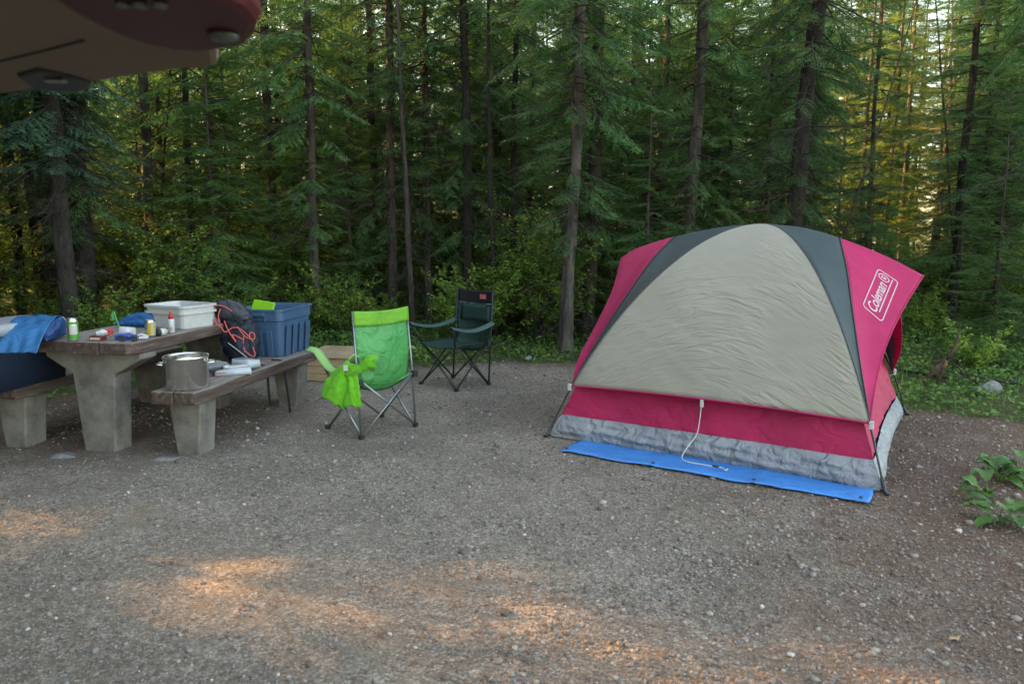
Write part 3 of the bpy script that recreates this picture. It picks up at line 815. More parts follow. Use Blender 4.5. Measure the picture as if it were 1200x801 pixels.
while cnt < 170:
    d = 9.5 + 15 * random.random() ** 1.5; u = random.uniform(-0.78, 0.72)
    x, y = u * d, d
    cnt += 1
    k_ = random.choice([0, 1, 2, 0])
    shrub(x, y, k_, random.uniform(0.6, 1.15) * (0.75 if d < 11 else 1), {0: 'tall', 1: 'low', 2: 'upright'}[k_] + ' leafy bush ' + ('at the front of the undergrowth, ' if d < 11 else 'between the trunks, ' if d < 16 else 'deep in the undergrowth, ') + where(x, y), 'bushes between the forest trunks')

# broad leaved plants by the right edge of the pad
def broad_plant(x, y, n, L, label, seed, name='broadleaf_plant'):
    rs = np.random.default_rng(seed); t = thing(name, label, 'plant', (x, y, gz(x, y)))
    st = MB()
    for i in range(n):
        az = rs.uniform(0, 6.28); el = rs.uniform(0.1, 0.9); l = L * rs.uniform(0.7, 1.2); st_l = rs.uniform(0.02, 0.10)
        d = Vector((math.cos(az) * math.cos(el), math.sin(az) * math.cos(el), math.sin(el))); s = Vector((-math.sin(az), math.cos(az), 0))
        up = s.cross(d) * -1
        b0 = Vector((rs.normal(0, .03), rs.normal(0, .03), 0)); e0 = b0 + d * st_l + Vector((0, 0, st_l * .6))
        st.tube([b0, b0.lerp(e0, .5) + Vector((0, 0, .01)), e0], 0.0022, 5)
        rows = []
        for k in range(9):
            f = k / 8; w = l * 0.30 * math.sin(math.pi * min(1, f * 0.93 + 0.03)) ** 0.8
            c = e0 + d * (l * f) - Vector((0, 0, 0.55 * l * f * f))
            rows.append([c + s * w * a_ + Vector((0, 0, abs(a_) * w * 0.35 + 0.004 * math.sin(k * 2.2 + a_ * 3))) for a_ in (-1, -.5, 0, .5, 1)])
        MBl = MB(); MBl.grid(rows)
        MBl.build('leaf', broad_m, t)
    st.build('stems', broad_m, t)
    return t
broad_m = leafy('broad_leaf', (0.05, 0.13, 0.035), (0.08, 0.19, 0.05), (0.13, 0.25, 0.06), scale=6, trans=0.3, rough=0.45)
broad_plant(2.88, 4.38, 9, 0.15, 'rosette of broad pale green leaves on the gravel edge right of the tent', 1)
broad_plant(2.60, 4.02, 6, 0.15, 'flat broad leaf plant lying low between two leaf rosettes at right', 2)
broad_plant(2.50, 3.72, 11, 0.14, 'dark leafy plant nearest the camera at the right edge', 3)
broad_plant(3.05, 4.45, 11, 0.14, 'leafy plant half cut off by the right edge beside the pale rosette', 4)
0 and broad_plant(2.27, 3.98, 3, 0.05, 'tiny green seedling alone on the gravel right of the tent', 5, 'seedling')
0 and broad_plant(0.92, 2.55, 4, 0.03, 'tiny green sprout in the gravel at the bottom of the view', 6, 'seedling')

# boulder, stones, dead stump, log
def rock(name, label, loc, size, seed, mat, cat='rock'):
    rs = random.Random(seed)
    import bmesh
    bm = bmesh.new(); bmesh.ops.create_icosphere(bm, subdivisions=4, radius=1)
    pl = [(Vector((rs.gauss(0, 1), rs.gauss(0, 1), rs.gauss(0, 1))).normalized(), rs.uniform(0.55, 0.85)) for _ in range(9)]
    for v in bm.verts:
        for n_, d in pl:
            e = v.co.dot(n_)
            if e > d: v.co -= n_ * (e - d) * 0.92
        v.co *= 1 + 0.03 * wob(v.co.x * 3, v.co.y * 3, v.co.z * 3)
        v.co.x *= size[0]; v.co.y *= size[1]; v.co.z *= size[2]
    me = bpy.data.meshes.new(name); bm.to_mesh(me); bm.free(); me.materials.append(mat)
    me.polygons.foreach_set('use_smooth', [True] * len(me.polygons))
    o = link(name, me, None, loc); tag(o, label, cat); return o
rock_m = noisy('boulder_grey', (0.12, 0.12, 0.13), (0.30, 0.29, 0.29), scale=14, rough=0.85, bump=0.6, bdist=0.01)
rock('boulder', 'grey angular boulder in the undergrowth right of the tent', (4.18, 6.62, 0.09), (0.13, 0.10, 0.085), 4, rock_m)
stone_w = noisy('pale_stone', (0.42, 0.41, 0.40), (0.62, 0.61, 0.60), scale=60, rough=0.8, bump=0.3, bdist=0.002)
rock('stone', 'pale quartz pebble, the largest loose stone in the near gravel', (0.985, 2.52, 0.008), (0.014, 0.012, 0.011), 8, stone_w, 'stone')
rock('stone', 'light stone showing beside the foot of the grey barked spruce', (0.18, 8.55, 0.04), (0.05, 0.04, 0.03), 9, rock_m, 'stone')
rock('slab_stone', 'flat grey stone sunk in the gravel by the concrete table leg', (-2.98, 4.92, 0.0), (0.10, 0.07, 0.02), 12, rock_m, 'stone')
rock('slab_stone', 'flat pale stone sunk in the gravel before the near leg of the right bench', (-2.28, 4.86, 0.0), (0.12, 0.05, 0.016), 13, rock_m, 'stone')
t = thing('dead_stump', 'leaning dead root stump with torn orange wood in the undergrowth right of the tent', 'stump', (3.95, 6.95, 0.0))
wood_d = noisy('rotten_wood', (0.03, 0.02, 0.015), (0.12, 0.08, 0.055), scale=20, stretch=(1, 1, .3), rough=0.95, bump=0.8, bdist=0.01)
wood_o = noisy('torn_wood', (0.16, 0.07, 0.03), (0.30, 0.15, 0.07), scale=30, rough=0.9, bump=0.6, bdist=0.01)
mb = MB(); mb.tube([(-.10, 0, -.03), (-.03, 0, .2), (.08, .0, .42), (.24, .03, .62), (.32, .05, .85)], [.02, .026, .036, .03, .012], 9); mb.build('trunk', wood_d, t); t.scale = (.5, .5, .68)
mb = MB(); mb.tube([(-.30, -.05, .16), (-.12, 0, .30), (.08, 0, .40)], [.025, .05, .06], 9); mb.build('root', wood_d, t)
MB().tube([(-.335, -.055, .145), (-.295, -.05, .165)], [.026, .027], 9).build('torn_end', wood_o, t)
mb = MB(); mb.tube([(-.02, -.06, .33), (0.03, -.075, .38), (.05, -.06, .43)], [.02, .03, .012], 7); mb.build('torn_end', wood_o, t)
for i in range(16):
    a = random.uniform(0, 6.28); mb = MB() if i == 0 else mb
    p0 = Vector((.05, 0, .42)); d = Vector((math.cos(a), math.sin(a) * .5, random.uniform(-.4, 1))).normalized()
    mb.tube([p0, p0 + d * .12 + Vector((0, 0, .02)), p0 + d * random.uniform(.2, .38) + Vector((random.uniform(-.08, .08), 0, random.uniform(-.1, .1)))], [.008, .005, .002], 5)
mb.build('rootlets', twig_m, t)
for (x, y, L, a, r) in [(4.6, 6.7, 1.2, 2.7, .018), (3.9, 7.6, 1.5, 2.4, .02), (-0.4, 8.9, .8, .4, .012), (-3.9, 7.4, 1.0, .8, .015)]:
    mb = MB(); mb.tube([(-L / 2, 0, .05), (-L / 4, .03, .07), (0, 0, .08), (L / 4, -.04, .10), (L / 2, 0, .16)], [r, r, r * .8, r * .6, r * .3], 7)
    for j in range(5):
        s0 = random.uniform(-.3, .4) * L
        mb.tube([(s0, 0, .08), (s0 + .08, random.uniform(-.15, .15), random.uniform(.1, .25)), (s0 + .2, random.uniform(-.25, .25), random.uniform(.05, .35))], [r * .5, r * .3, r * .15], 5)
    lab = {4.6: 'fallen grey branch in the leaves behind the boulder', 3.9: 'long fallen branch behind the leaning stump', -0.4: 'small fallen branch on the bank behind the dark chair', -3.9: 'fallen branch behind the bench and tote'}[x]
    o = mb.build('fallen_branch', twig_m, None, loc=(x, y, gz(x, y) - .03), rot=(0, 0, a)); tag(o, lab, 'branch')
for (x, y, a, lb) in [(1.62, 2.62, .4, 'curled dry tan leaf lying on the near gravel at right'), (2.55, 4.25, 1.3, 'dry pale leaf beside the rosette of broad leaves')]:
    rows = [[(k * .008 - .03, j * .012 * math.sin(math.pi * min(1, k / 8 + .05)), .012 + .006 * math.cos(j) + .004 * math.sin(k)) for j in (-1, 0, 1)] for k in range(9)]
    o = MB().grid(rows).build('dry_leaf', noisy('dry_leaf_tan' + str(int(x)), (0.36, 0.22, 0.11), (0.52, 0.36, 0.2), scale=60), None, loc=(x, y, 0.0), rot=(0, 0, a)); tag(o, lb, 'leaf')

# near boughs of trees standing just outside the frame
def recolor(o, mat):
    for c in o.children:
        if c.name.startswith('crown'):
            c.material_slots[0].link = 'OBJECT'; c.material_slots[0].material = mat
t = tree(-5.45, 6.3, 'dense0', 'd0', 'd0', 'near spruce at the left edge with blue green boughs under the car hatch', s=1.0, w=1.3, rz=1.0); recolor(t, bough_m)
t = tree(-5.2, 9.0, 'dense1', 'd1', 'd2', 'dark ragged spruce with boughs hanging just below the car hatch', s=1.0, w=1.2, rz=2.0); recolor(t, bough_m)

# ------------------------------------------------------------------ tent
crimson = cloth('crimson_nylon', (0.70, 0.032, 0.165), 0.5, 5, (1, 1, .5), rough=0.6, dist=0.025, trans=.25)
crimson_in = cloth('crimson_body', (0.50, 0.016, 0.095), 0.8, 7, (1, 1, 1.6), rough=0.65, dist=0.02)
def fly_gray():
    m, nt, b = new_mat('fly_gray_beige')
    tc = N(nt, 'ShaderNodeTexCoord')
    sx_ = N(nt, 'ShaderNodeSeparateXYZ'); nt.links.new(tc.outputs['Object'], sx_.inputs[0])
    # creases run as fine ripples fanning out from the hem's two corners
    sq = N(nt, 'ShaderNodeMath', operation='MULTIPLY_ADD', i_2=0.12); nt.links.new(sx_.outputs[0], sq.inputs[0]); nt.links.new(sx_.outputs[0], sq.inputs[1])
    ab = N(nt, 'ShaderNodeMath', operation='SQRT'); nt.links.new(sq.outputs[0], ab.inputs[0])
    m1 = N(nt, 'ShaderNodeMath', operation='MULTIPLY', i_1=0.55); nt.links.new(ab.outputs[0], m1.inputs[0])
    zz = N(nt, 'ShaderNodeMath', operation='ADD'); nt.links.new(sx_.outputs[2], zz.inputs[0]); nt.links.new(m1.outputs[0], zz.inputs[1])
    cb = N(nt, 'ShaderNodeCombineXYZ')
    nt.links.new(sx_.outputs[0], cb.inputs[0]); nt.links.new(sx_.outputs[1], cb.inputs[1]); nt.links.new(zz.outputs[0], cb.inputs[2])
    mp = N(nt, 'ShaderNodeMapping'); mp.inputs['Scale'].default_value = (1.6, 1.6, 8); nt.links.new(cb.outputs[0], mp.inputs[0])
    n = N(nt, 'ShaderNodeTexNoise', i_Scale=2.8, i_Detail=3, i_Roughness=0.5, i_Distortion=1.1); nt.links.new(mp.outputs[0], n.inputs[0])
    msk = N(nt, 'ShaderNodeTexNoise', i_Scale=2.0, i_Detail=2); nt.links.new(tc.outputs['Object'], msk.inputs[0])
    mk = ramp(nt, msk.outputs['Fac'], [(0.38, 0.15), (0.6, 1.0)])
    ht = N(nt, 'ShaderNodeMath', operation='MULTIPLY'); nt.links.new(n.outputs['Fac'], ht.inputs[0]); nt.links.new(mk, ht.inputs[1])
    bp = N(nt, 'ShaderNodeBump', i_Strength=0.8, i_Distance=0.03); nt.links.new(ht.outputs[0], bp.inputs['Height'])
    nt.links.new(bp.outputs[0], b.inputs['Normal'])
    c = ramp(nt, msk.outputs['Fac'], [(0.3, (0.30, 0.288, 0.245)), (0.7, (0.35, 0.335, 0.285))])
    nt.links.new(c, b.inputs['Base Color']); b.inputs['Roughness'].default_value = 0.6
    see_light(nt, b, c, .2)
    return m
gray_m = fly_gray()
green_m = cloth('dark_green_nylon', (0.036, 0.062, 0.070), 0.35, 5, (1, 1, .6), rough=0.6)
seam_g = flat('seam_thread', (0.045, 0.06, 0.065), rough=.8)
floor_m = cloth('tent_floor_gray', (0.29, 0.315, 0.36), 1.0, 11, (1, 1, .8), rough=0.5, dist=0.05)
pole_m = flat('pole_dark', (0.05, 0.055, 0.06), rough=0.35, metal=0.6)
white_m = flat('white_plastic', (0.62, 0.63, 0.64), rough=0.4)
cord_m = flat('white_cord', (0.7, 0.7, 0.68), rough=0.8)
logo_m = flat('logo_pale_pink', (0.72, 0.52, 0.58), rough=0.6, bump=0)
HA, HB, HZ = 1.10, 1.06, 1.50
tent = thing('dome_tent', 'crimson grey and dark green dome tent pitched on the gravel over a blue tarp', 'tent', (1.76, 5.68, 0), R(-32.7))
rid_seam = None
HX = lambda sa, sb: HA * (0.90 if sa > 0 and sb > 0 else 1.0)
def pole(sa, sb, r, k=1.0): return Vector((sa * HX(sa, sb) * r * k + .07 * (1 - r), sb * HB * r * k, HZ * (1 - r ** 2.2)))
def fly(sa, sb, r):
    p = pole(sa, sb, r); return p + Vector((0, 0, 0.022)) + Vector((sa, sb, 0)) * 0.010 * r
RH = 0.885
NR = 60
def polyrow(sa, sb, n=NR):
    out = []
    for k in range(81):
        p = fly(sa, sb, RH * k / 80); p.x -= (p.x - .07) * (.34 if sa < 0 else .10) * (1 - k / 80) ** 1.5; out.append(p)
    return resample(out, n)
for sb in (-1, 1):
    Lr, Rr_ = polyrow(-1, sb), polyrow(1, sb)
    rows = []
    for i in range(1, NR):
        f = i / (NR - 1); row = []
        for j in range(NR):
            u = j / (NR - 1); p = Lr[i].lerp(Rr_[i], u)
            m_ = 4 * u * (1 - u)
            p += Vector((0, sb * 0.035 * m_ * f - 0.02 * sb * m_ * math.sin(f * 3.14), 0.03 * m_ * f * f))
            p += Vector((0, sb, 0.3)) * 0.0035 * m_ * wob(p.x * 4 + p.z * 5, p.z * 9 - abs(p.x) * 5, 0, 1.5) * min(1, f * 2)
            row.append(p)
        rows.append(row)
    MB().grid(rows).build('fly_panel', gray_m, tent, solid=0.002)
    # hem piping
    MB().tube([p + Vector((0, sb * 0.004, -0.003)) for p in rows[-1]], 0.007, 6).build('hem', crimson, tent)
RIDGE = lambda sa: catmull([(.07, 0, 1.524), (sa * .3 + .05, 0, 1.496), (sa * .6, 0, 1.425), (sa * .9, 0, 1.305 if sa > 0 else 1.335), (sa * (1.13 if sa > 0 else 1.04), 0, 1.185 if sa > 0 else 1.255)], 8)
for sa in (-1, 1):
    rd = RIDGE(sa)
    for sb in (-1, 1):
        P = polyrow(sa, sb); HC = P[-1]
        B = catmull([(sa * .6, 0, 1.425), (sa * .70, sb * .26, 1.22), (sa * .80, sb * .55, .955), (sa * .90, sb * .78, .65), HC], 10)
        if sa < 0: B = catmull([(-.6, 0, 1.425), (-.645, sb * .36, 1.235), fly(sa, sb, .70) + Vector((-.035, -sb * .05, 0)), fly(sa, sb, .80) + Vector((-.008, -sb * .01, 0)), HC], 10)
        Q = resample(rd[:17], 22)[:-1] + resample(B, NR - 21)
        rows = [[P[i].lerp(Q[i], j / 8) + Vector((0, 0, -0.012 * math.sin(math.pi * j / 8) * (i / NR))) for j in range(9)] for i in range(1, NR)]
        MB().grid(rows).build('fly_strip', green_m, tent, solid=0.002)
        MB().tube([p + Vector((sa * .003, sb * .003, .001)) for p in P], 0.0028, 6).build('seam', seam_g, tent)
        MB().tube([p + Vector((sa * .003, sb * .002, .002)) for p in B], 0.0035, 6).build('seam', seam_g, tent)
        # crimson wing: from the strip out to the ridge tip and the free edge
        E = catmull([rd[-1], (sa * 1.05, sb * .30, .975), (sa * 1.0, sb * .58, .765), (sa * .985, sb * .78, .56), HC] if (sa > 0 and sb < 0) else
                    [rd[-1], (sa * .965, sb * .30, 1.03), (sa * .965, sb * .58, .78), (sa * (.99 if sa < 0 else .95), sb * .80, .56), HC], 10)
        n_ = 50; Bq = resample(B, n_); Eq = resample(rd[16:], 12)[:-1] + resample(E, n_ - 11)
        rows = []
        for i in range(n_):
            row = []
            for j in range(17):
                p = Bq[i].lerp(Eq[i], j / 16)
                p += Vector((-sa * .012, 0, -.012)) * math.sin(math.pi * j / 16) * math.sin(math.pi * i / n_)
                p += Vector((sa * .003, 0, .002)) * wob(p.y * 8, p.z * 5, 0, 1.2) * math.sin(math.pi * j / 16)
                row.append(p)
            rows.append(row)
        w_ = MB().grid(rows).build('fly_wing', crimson, tent, solid=0.002)
        MB().tube(E, 0.005, 5).build('hem', crimson, tent)
        if sa == 1 and sb == -1: wing_rows = rows
    # awning pole along the ridge
    MB().tube([p + Vector((0, 0, -0.014)) for p in rd], 0.005, 6).build('awning_pole', pole_m, tent)
# body walls and floor tub
def wall_pt(side, u, z):
    r = (max(0.0, 1 - z / HZ)) ** (1 / 2.2)
    k = 0.985
    a, b_ = HA * r * k, HB * r * k
    s = 2 * u - 1
    bow = (1 - s * s) * .7
    if side == 'f': p = Vector((a * s, -b_ + 0.05 * bow * r, z))
    if side == 'r': a *= 1 - 0.10 * u
    if side == 'k' and s < 0: a *= 0.90
    if side == 'k': p = Vector((-a * s, b_ - 0.05 * bow * r, z))
    if side == 'r': p = Vector((a - 0.05 * bow * r, b_ * s, z))
    if side == 'l': p = Vector((-a + 0.05 * bow * r, -b_ * s, z))
    return p
NRM = {'f': Vector((0, -1, 0)), 'k': Vector((0, 1, 0)), 'r': Vector((1, 0, 0)), 'l': Vector((-1, 0, 0))}
for side in 'fkrl':
    rows = []
    for i in range(28):
        z = 0.165 + (0.98 - 0.165) * i / 27
        rows.append([wall_pt(side, j / 50, z) + NRM[side] * 0.006 * wob(j * .35, i * .4, 0, 1, ord(side)) for j in range(51)])
    MB().grid(rows).build('body_wall', crimson_in, tent)
    rows = []
    for i in range(16):
        f = i / 15; z = 0.012 + 0.156 * f
        row = []
        for j in range(91):
            u = j / 90; p = wall_pt(side, u, z)
            e = min(1, 12 * u * (1 - u)) * math.sin(math.pi * (0.12 + 0.88 * (1 - f)) * 0.9)
            p += NRM[side] * (0.045 * e + e * (0.020 if side == 'f' else 0.007) * (wob(u * 9 + f * 2.0, f * 3 - u * 5, 0, 1.1, ord(side)) + 0.5 * wob(u * 26 - f * 4, f * 5 + u * 8, 0, 1.0, 3)))
            corner = max(0, 1 - 9 * min(u, 1 - u)) * (1 - f)      # drawn out to the pole's foot
            s = 1 if u > .5 else -1
            tgt = wall_pt(side, 0 if u < .5 else 1, 0.012) * (1 / .985)
            tgt.z = 0.02
            p = p.lerp(Vector((tgt.x, tgt.y, p.z * 0.8)), corner * 0.8)
            row.append(p)
        rows.append(row)
    MB().grid(rows).build('floor_tub', floor_m, tent)
for sa in (-1, 1):
    for sb in (-1, 1):
        pts_ = [pole(sa, sb, r) + Vector((sa, sb, 0)) * (0.012 if r >= .88 else -.004) for r in [0.0, .15, .3, .45, .6, .7, .8, .88, .94, 1.0]]
        MB().tube(catmull(pts_, 4), 0.0065, 8).build('pole', pole_m, tent)
        f_ = pts_[-1]
        d_ = (pts_[-1] - pts_[-2]).normalized()
        foot = MB().tube([f_ - d_ * .10, f_ - d_ * .02, f_ + Vector((sa * .012, sb * .012, .008))], [0.010, 0.011, 0.013], 8)
        foot.tube([f_ + Vector((0, 0, .02)), f_ + Vector((-sa * .05, -sb * .05, .012))], 0.009, 6)
        foot.build('pole_foot', pole_m, tent)
        c_ = fly(sa, sb, RH); MB().box((-.012, -.012, -.035), (.012, .012, .012), Matrix.Translation(c_ + Vector((sa * .01, sb * .01, 0)))).build('fly_clip', white_m, tent, bevel=.003)
hm = Vector((0.0, -HB * RH - 0.048, HZ * (1 - RH ** 2.2) + 0.045))
mb = MB().box((-.011, -.008, -.05), (.011, .008, .0), Matrix.Translation(hm)); mb.build('hem_clip', white_m, tent, bevel=.003)
g_ = catmull([hm + Vector((0, -.012, -.045)), hm + Vector((.0, -.03, -.12)), hm + Vector((-.01, -.05, -.22)), (-.03, -1.13, .12), (-.055, -1.17, .055), (-.01, -1.20, .04), (.09, -1.20, .038), (.17, -1.205, .038), (.215, -1.20, .038), (.245, -1.235, .038), (.25, -1.20, .038)], 7)
MB().tube(g_, 0.0032, 6).build('guy_line', cord_m, tent)
MB().tube([(.155, -1.203, .042), (.195, -1.206, .042)], .0065, 6).build('cord_lock', pole_m, tent)
# ground tarp
tarp_m = cloth('tarp_blue', (0.015, 0.27, 0.74), 0.8, 11, rough=0.38, dist=0.02)
rows = []
for i in range(40):
    f = i / 39; row = []
    for j in range(80):
        u = j / 79
        a = -0.84 + (1.06 + 0.84) * u - 0.24 * max(0, f - .06) * u; b_ = -1.355 + 0.05 * u + 2.3 * f
        a += -0.07 * f * (1 if u < .5 else -1) * 0
        b_ += 0.010 * math.sin(u * 17) * (1 - f) ** 4
        fold = 0.006 * (math.exp(-((u - .34) / .008) ** 2) + math.exp(-((u - .67) / .008) ** 2) + math.exp(-((u - .12) / .006) ** 2))
        row.append((a, b_ + 0.006 * wob(a * 7, 0, 0, 1.4) * (1 - f) ** 3, 0.007 + 0.004 * (1 + wob(a * 3, b_ * 4, 0, 1.2)) + fold + 0.004 * max(0, math.sin(u * 19 + 1) + .4 * math.sin(u * 47)) * (1 - f) ** 9))
    rows.append(row)
o = MB().grid(rows).build('ground_tarp', tarp_m, None, solid=0.001, loc=(1.76, 5.68, 0.004), rot=(0, 0, R(-32.7)))
tag(o, 'bright blue tarp sticking out beneath the front of the tent', 'tarp')

for u_ in (.02, .34, .67, .975):
    p_ = Vector((-0.84 + 1.9 * u_, -1.325 + 0.05 * u_, .024))
    MB().lathe([(.0055, .0), (.011, .001), (.011, .004), (.0055, .004)], c=p_, n=14, cap0=False, cap1=False).build('grommet', pole_m, o)
# lettering helper: flat text turned to mesh and laid on a frame (origin, x axis, y axis)
def text_mesh(txt, size=1.0, shear=0.0, space=1.0):
    cu = bpy.data.curves.new('lettering', 'FONT'); cu.body = txt; cu.size = size; cu.align_x = 'CENTER'; cu.align_y = 'CENTER'; cu.shear = shear; cu.space_character = space
    cu.offset = 0.012 * size
    ob = bpy.data.objects.new('lettering', cu); col.objects.link(ob)
    dg = bpy.context.evaluated_depsgraph_get(); me = bpy.data.meshes.new_from_object(ob.evaluated_get(dg))
    bpy.data.objects.remove(ob)
    return [tuple(v.co) for v in me.vertices], [tuple(p.vertices) for p in me.polygons]
def ring(poly, w):
    """closed outline of width w as quads"""
    n = len(poly); V = []; F = []
    for i in range(n):
        a, b_, c = Vector(poly[i - 1]), Vector(poly[i]), Vector(poly[(i + 1) % n])
        d = ((b_ - a).normalized() + (c - b_).normalized()).normalized(); nn = Vector((-d.y, d.x))
        V += [(b_.x + nn.x * w / 2, b_.y + nn.y * w / 2, 0), (b_.x - nn.x * w / 2, b_.y - nn.y * w / 2, 0)]
    for i in range(n):
        j = (i + 1) % n; F.append((2 * i, 2 * i + 1, 2 * j + 1, 2 * j))
    return V, F
def rrect(w, h, r, k=5):
    out = []
    for cx, cyy, a0 in ((w / 2 - r, h / 2 - r, 0), (-w / 2 + r, h / 2 - r, 90), (-w / 2 + r, -h / 2 + r, 180), (w / 2 - r, -h / 2 + r, 270)):
        for i in range(k + 1):
            a = R(a0 + 90 * i / k); out.append((cx + r * math.cos(a), cyy + r * math.sin(a)))
    return out
# logo on the right crimson wing: rounded box, name, underline and lantern sign
LOGO = [[(0.953, -0.445, 0.906), (0.996, -0.130, 1.146), (0.870, -0.123, 1.220), (0.836, -0.431, 1.009)]]
def lay(V, F, name, surf, c, ex, ey, mat, parent):
    """V in a unit box (-.5..+.5) laid on a surface grid, 3 mm proud"""
    flatv = [p for r in surf for p in r]; nr, nc = len(surf), len(surf[0])
    bvh = BVHTree.FromPolygons(flatv, [(i * nc + j, i * nc + j + 1, (i + 1) * nc + j + 1, (i + 1) * nc + j) for i in range(nr - 1) for j in range(nc - 1)])
    nrm = ex.cross(ey).normalized(); out = []
    for v in V:
        p = c + ex * v[0] + ey * v[1]
        h = bvh.ray_cast(p + nrm * .3, -nrm)
        out.append((h[0] if h[0] is not None else p) + nrm * 0.004)
    return MB().add(out, F).build(name, mat, parent)
if LOGO[0]:
    q0, q1, q2, q3 = [Vector(p) for p in LOGO[0]]     # bottom-left, bottom-right, top-right, top-left of the box as it reads
    c_ = (q0 + q1 + q2 + q3) / 4; ex = ((q1 - q0) + (q2 - q3)) / 2; ey = ((q3 - q0) + (q2 - q1)) / 2
    V_, F_ = ring(rrect(1, 1, .001, 1), 0.0)
    asp = ex.length / ey.length
    def unit(pl): return [(x / asp, y, 0) for x, y in pl]
    V1, F1 = ring(rrect(asp, 1, .14), .045); V1 = [(x / asp, y, 0) for x, y, z in V1]
    V2, F2 = text_mesh('Coleman', 0.62, 0.2, 0.95)
    xs = [v[0] for v in V2]; ys = [v[1] for v in V2]; w_ = max(xs) - min(xs); h_ = max(ys) - min(ys)
    V2 = [(-0.08 + (v[0] - (max(xs) + min(xs)) / 2) / w_ * 0.70, 0.10 + (v[1] - (max(ys) + min(ys)) / 2) / h_ * 0.50, 0) for v in V2]
    V3, F3 = [(-.36, -.27, 0), (.46, -.27, 0), (.46, -.22, 0), (-.36, -.22, 0)], [(0, 1, 2, 3)]
    pl = [(0.385 * asp + .17 * math.cos(a) , 0.13 + .25 * math.sin(a)) for a in [k * math.pi / 12 for k in range(24)]]
    V4, F4 = ring(pl, .05); V4 = [(x / asp, y, 0) for x, y, z in V4]
    V5 = [((0.385 * asp + x) / asp, .13 + y, 0) for x, y in [(-.05, -.12), (.05, -.12), (.05, .02), (-.05, .02), (-.08, .05), (.08, .05), (.04, .13), (-.04, .13)]]
    F5 = [(0, 1, 2, 3), (4, 5, 6, 7)]
    VV = []; FF = []
    for a, b_ in ((V1, F1), (V2, F2), (V3, F3), (V4, F4), (V5, F5)):
        n0 = len(VV); VV += a; FF += [tuple(i + n0 for i in f) for f in b_]
    lay(VV, FF, 'logo', wing_rows, c_, ex, ey, logo_m, tent)

# ------------------------------------------------------------------ folding chairs
def sheet(pts_fn, nu=17, nv=17):
    return MB().grid([[Vector(pts_fn(i / (nv - 1), j / (nu - 1))) for j in range(nu)] for i in range(nv)])
def chair(name, label, loc, rz, metal, body, band, back_h, lean, arm_m, caps, high=False, arms_down=False):
    t = thing(name, label, 'chair', (*loc, 0), rz)
    w, d, r = .25, .21, .0085
    SZ = .415
    for sx_ in (-1, 1):
        for sy_ in (-1, 1):
            ft = (sx_ * w, sy_ * d, .012)
            mb = MB().tube([ft, (-sx_ * w * .93, sy_ * (d - .004), SZ)], r, 8)
            mb.tube([(sx_ * (w - .006), sy_ * d, .012), (sx_ * (w - .008), -sy_ * d * .95, SZ - .01)], r, 8)
            lg = mb.build('leg', metal, t)
            MB().box((sx_ * w - .017, sy_ * d - .017, .0), (sx_ * w + .017, sy_ * d + .017, .028)).build('foot_cap', caps, lg, bevel=.004)
        MB().tube([(sx_ * w, -d, .015), (sx_ * w, -d - lean * .45, .5), (sx_ * w * .97, -d - lean, back_h)], r, 8).build('back_post', metal, t)
        MB().box((sx_ * w - .02, -d - .02, SZ - .03), (sx_ * w + .02, -d + .02, SZ + .015)).build('joint', caps, t, bevel=.004)
        az = .60
        fx = sx_ * (w + .035); fy = d + .10
        if arms_down and sx_ == -1: az_, fy = .60, d + .15
        else: az_ = az
        MB().tube([(sx_ * w * .93, d, SZ), (sx_ * (w + .015), d + .03, .5), (fx, fy - .02, az_)], r, 8).build('arm_post', metal, t)
        def arm(v, u, sx_=sx_, fy=fy, az_=az_):
            y_ = -d - lean * .55 + (fy + d + lean * .55) * u
            sag = -.05 * math.sin(math.pi * u) if not (arms_down and sx_ == -1) else -.13 * math.sin(math.pi * min(1, u * 1.25)) ** 1.0
            return (sx_ * (w + .01 + .03 * u) + (v - .5) * .085 * sx_, y_, .615 + (az_ - .60) * u + sag - .025 * abs(v - .5) * 2)
        sheet(arm, 15, 7).build('armrest', arm_m[0 if sx_ == -1 else 1], t, solid=.004)
    def seat(v, u):
        x = (u - .5) * 2 * w * .95; y = -d * .95 + 2 * d * v
        return (x, y, SZ - .065 * (1 - (2 * u - 1) ** 2) * (.5 + .5 * math.sin(math.pi * min(1, v + .1))) + .006 * wob(x * 9, y * 9))
    sheet(seat).build('seat', body, t, solid=.005)
    top_b = .10 if not high else .13
    def back(v, u):
        z = SZ - .06 + (back_h - top_b - SZ + .06) * v
        ww = w * (.80 + .17 * min(1, v * 1.6))
        x = (u - .5) * 2 * ww
        y = -d - lean * (z / back_h) + .0 - .05 * (1 - (2 * u - 1) ** 2) * math.sin(math.pi * (.15 + .8 * (1 - v)))
        if v < .15: y += .05 * (1 - v / .15)
        z -= .045 * (1 - (2 * u - 1) ** 2) * (1 - v) ** 3
        return (x, y + .008 * wob(x * 8, z * 7, 0, 1.3), z)
    sheet(back, 25, 25).build('backrest', body, t, solid=.004)
    def bandf(v, u):
        z = back_h - top_b + (top_b + .004) * v
        x = (u - .5) * 2 * w * .985
        return (x, -d - lean * (z / back_h) - .012 - .022 * (1 - (2 * u - 1) ** 2), z - .012 * (1 - (2 * u - 1) ** 2))
    sheet(bandf, 21, 7).build('top_band', band, t, solid=.014)
    return t
silver = flat('chair_silver', (0.30, 0.33, 0.36), rough=0.35, metal=0.7)
darkm = flat('chair_black_metal', (0.03, 0.035, 0.04), rough=0.4, metal=0.4)
cap_m = flat('black_plastic', (0.018, 0.02, 0.022), rough=0.5)
green_body = cloth('chair_green', (0.055, 0.36, 0.11), 1.0, 9, rough=0.45, dist=0.03)
lime = cloth('chair_lime', (0.15, 0.47, 0.04), 0.9, 10, rough=0.6)
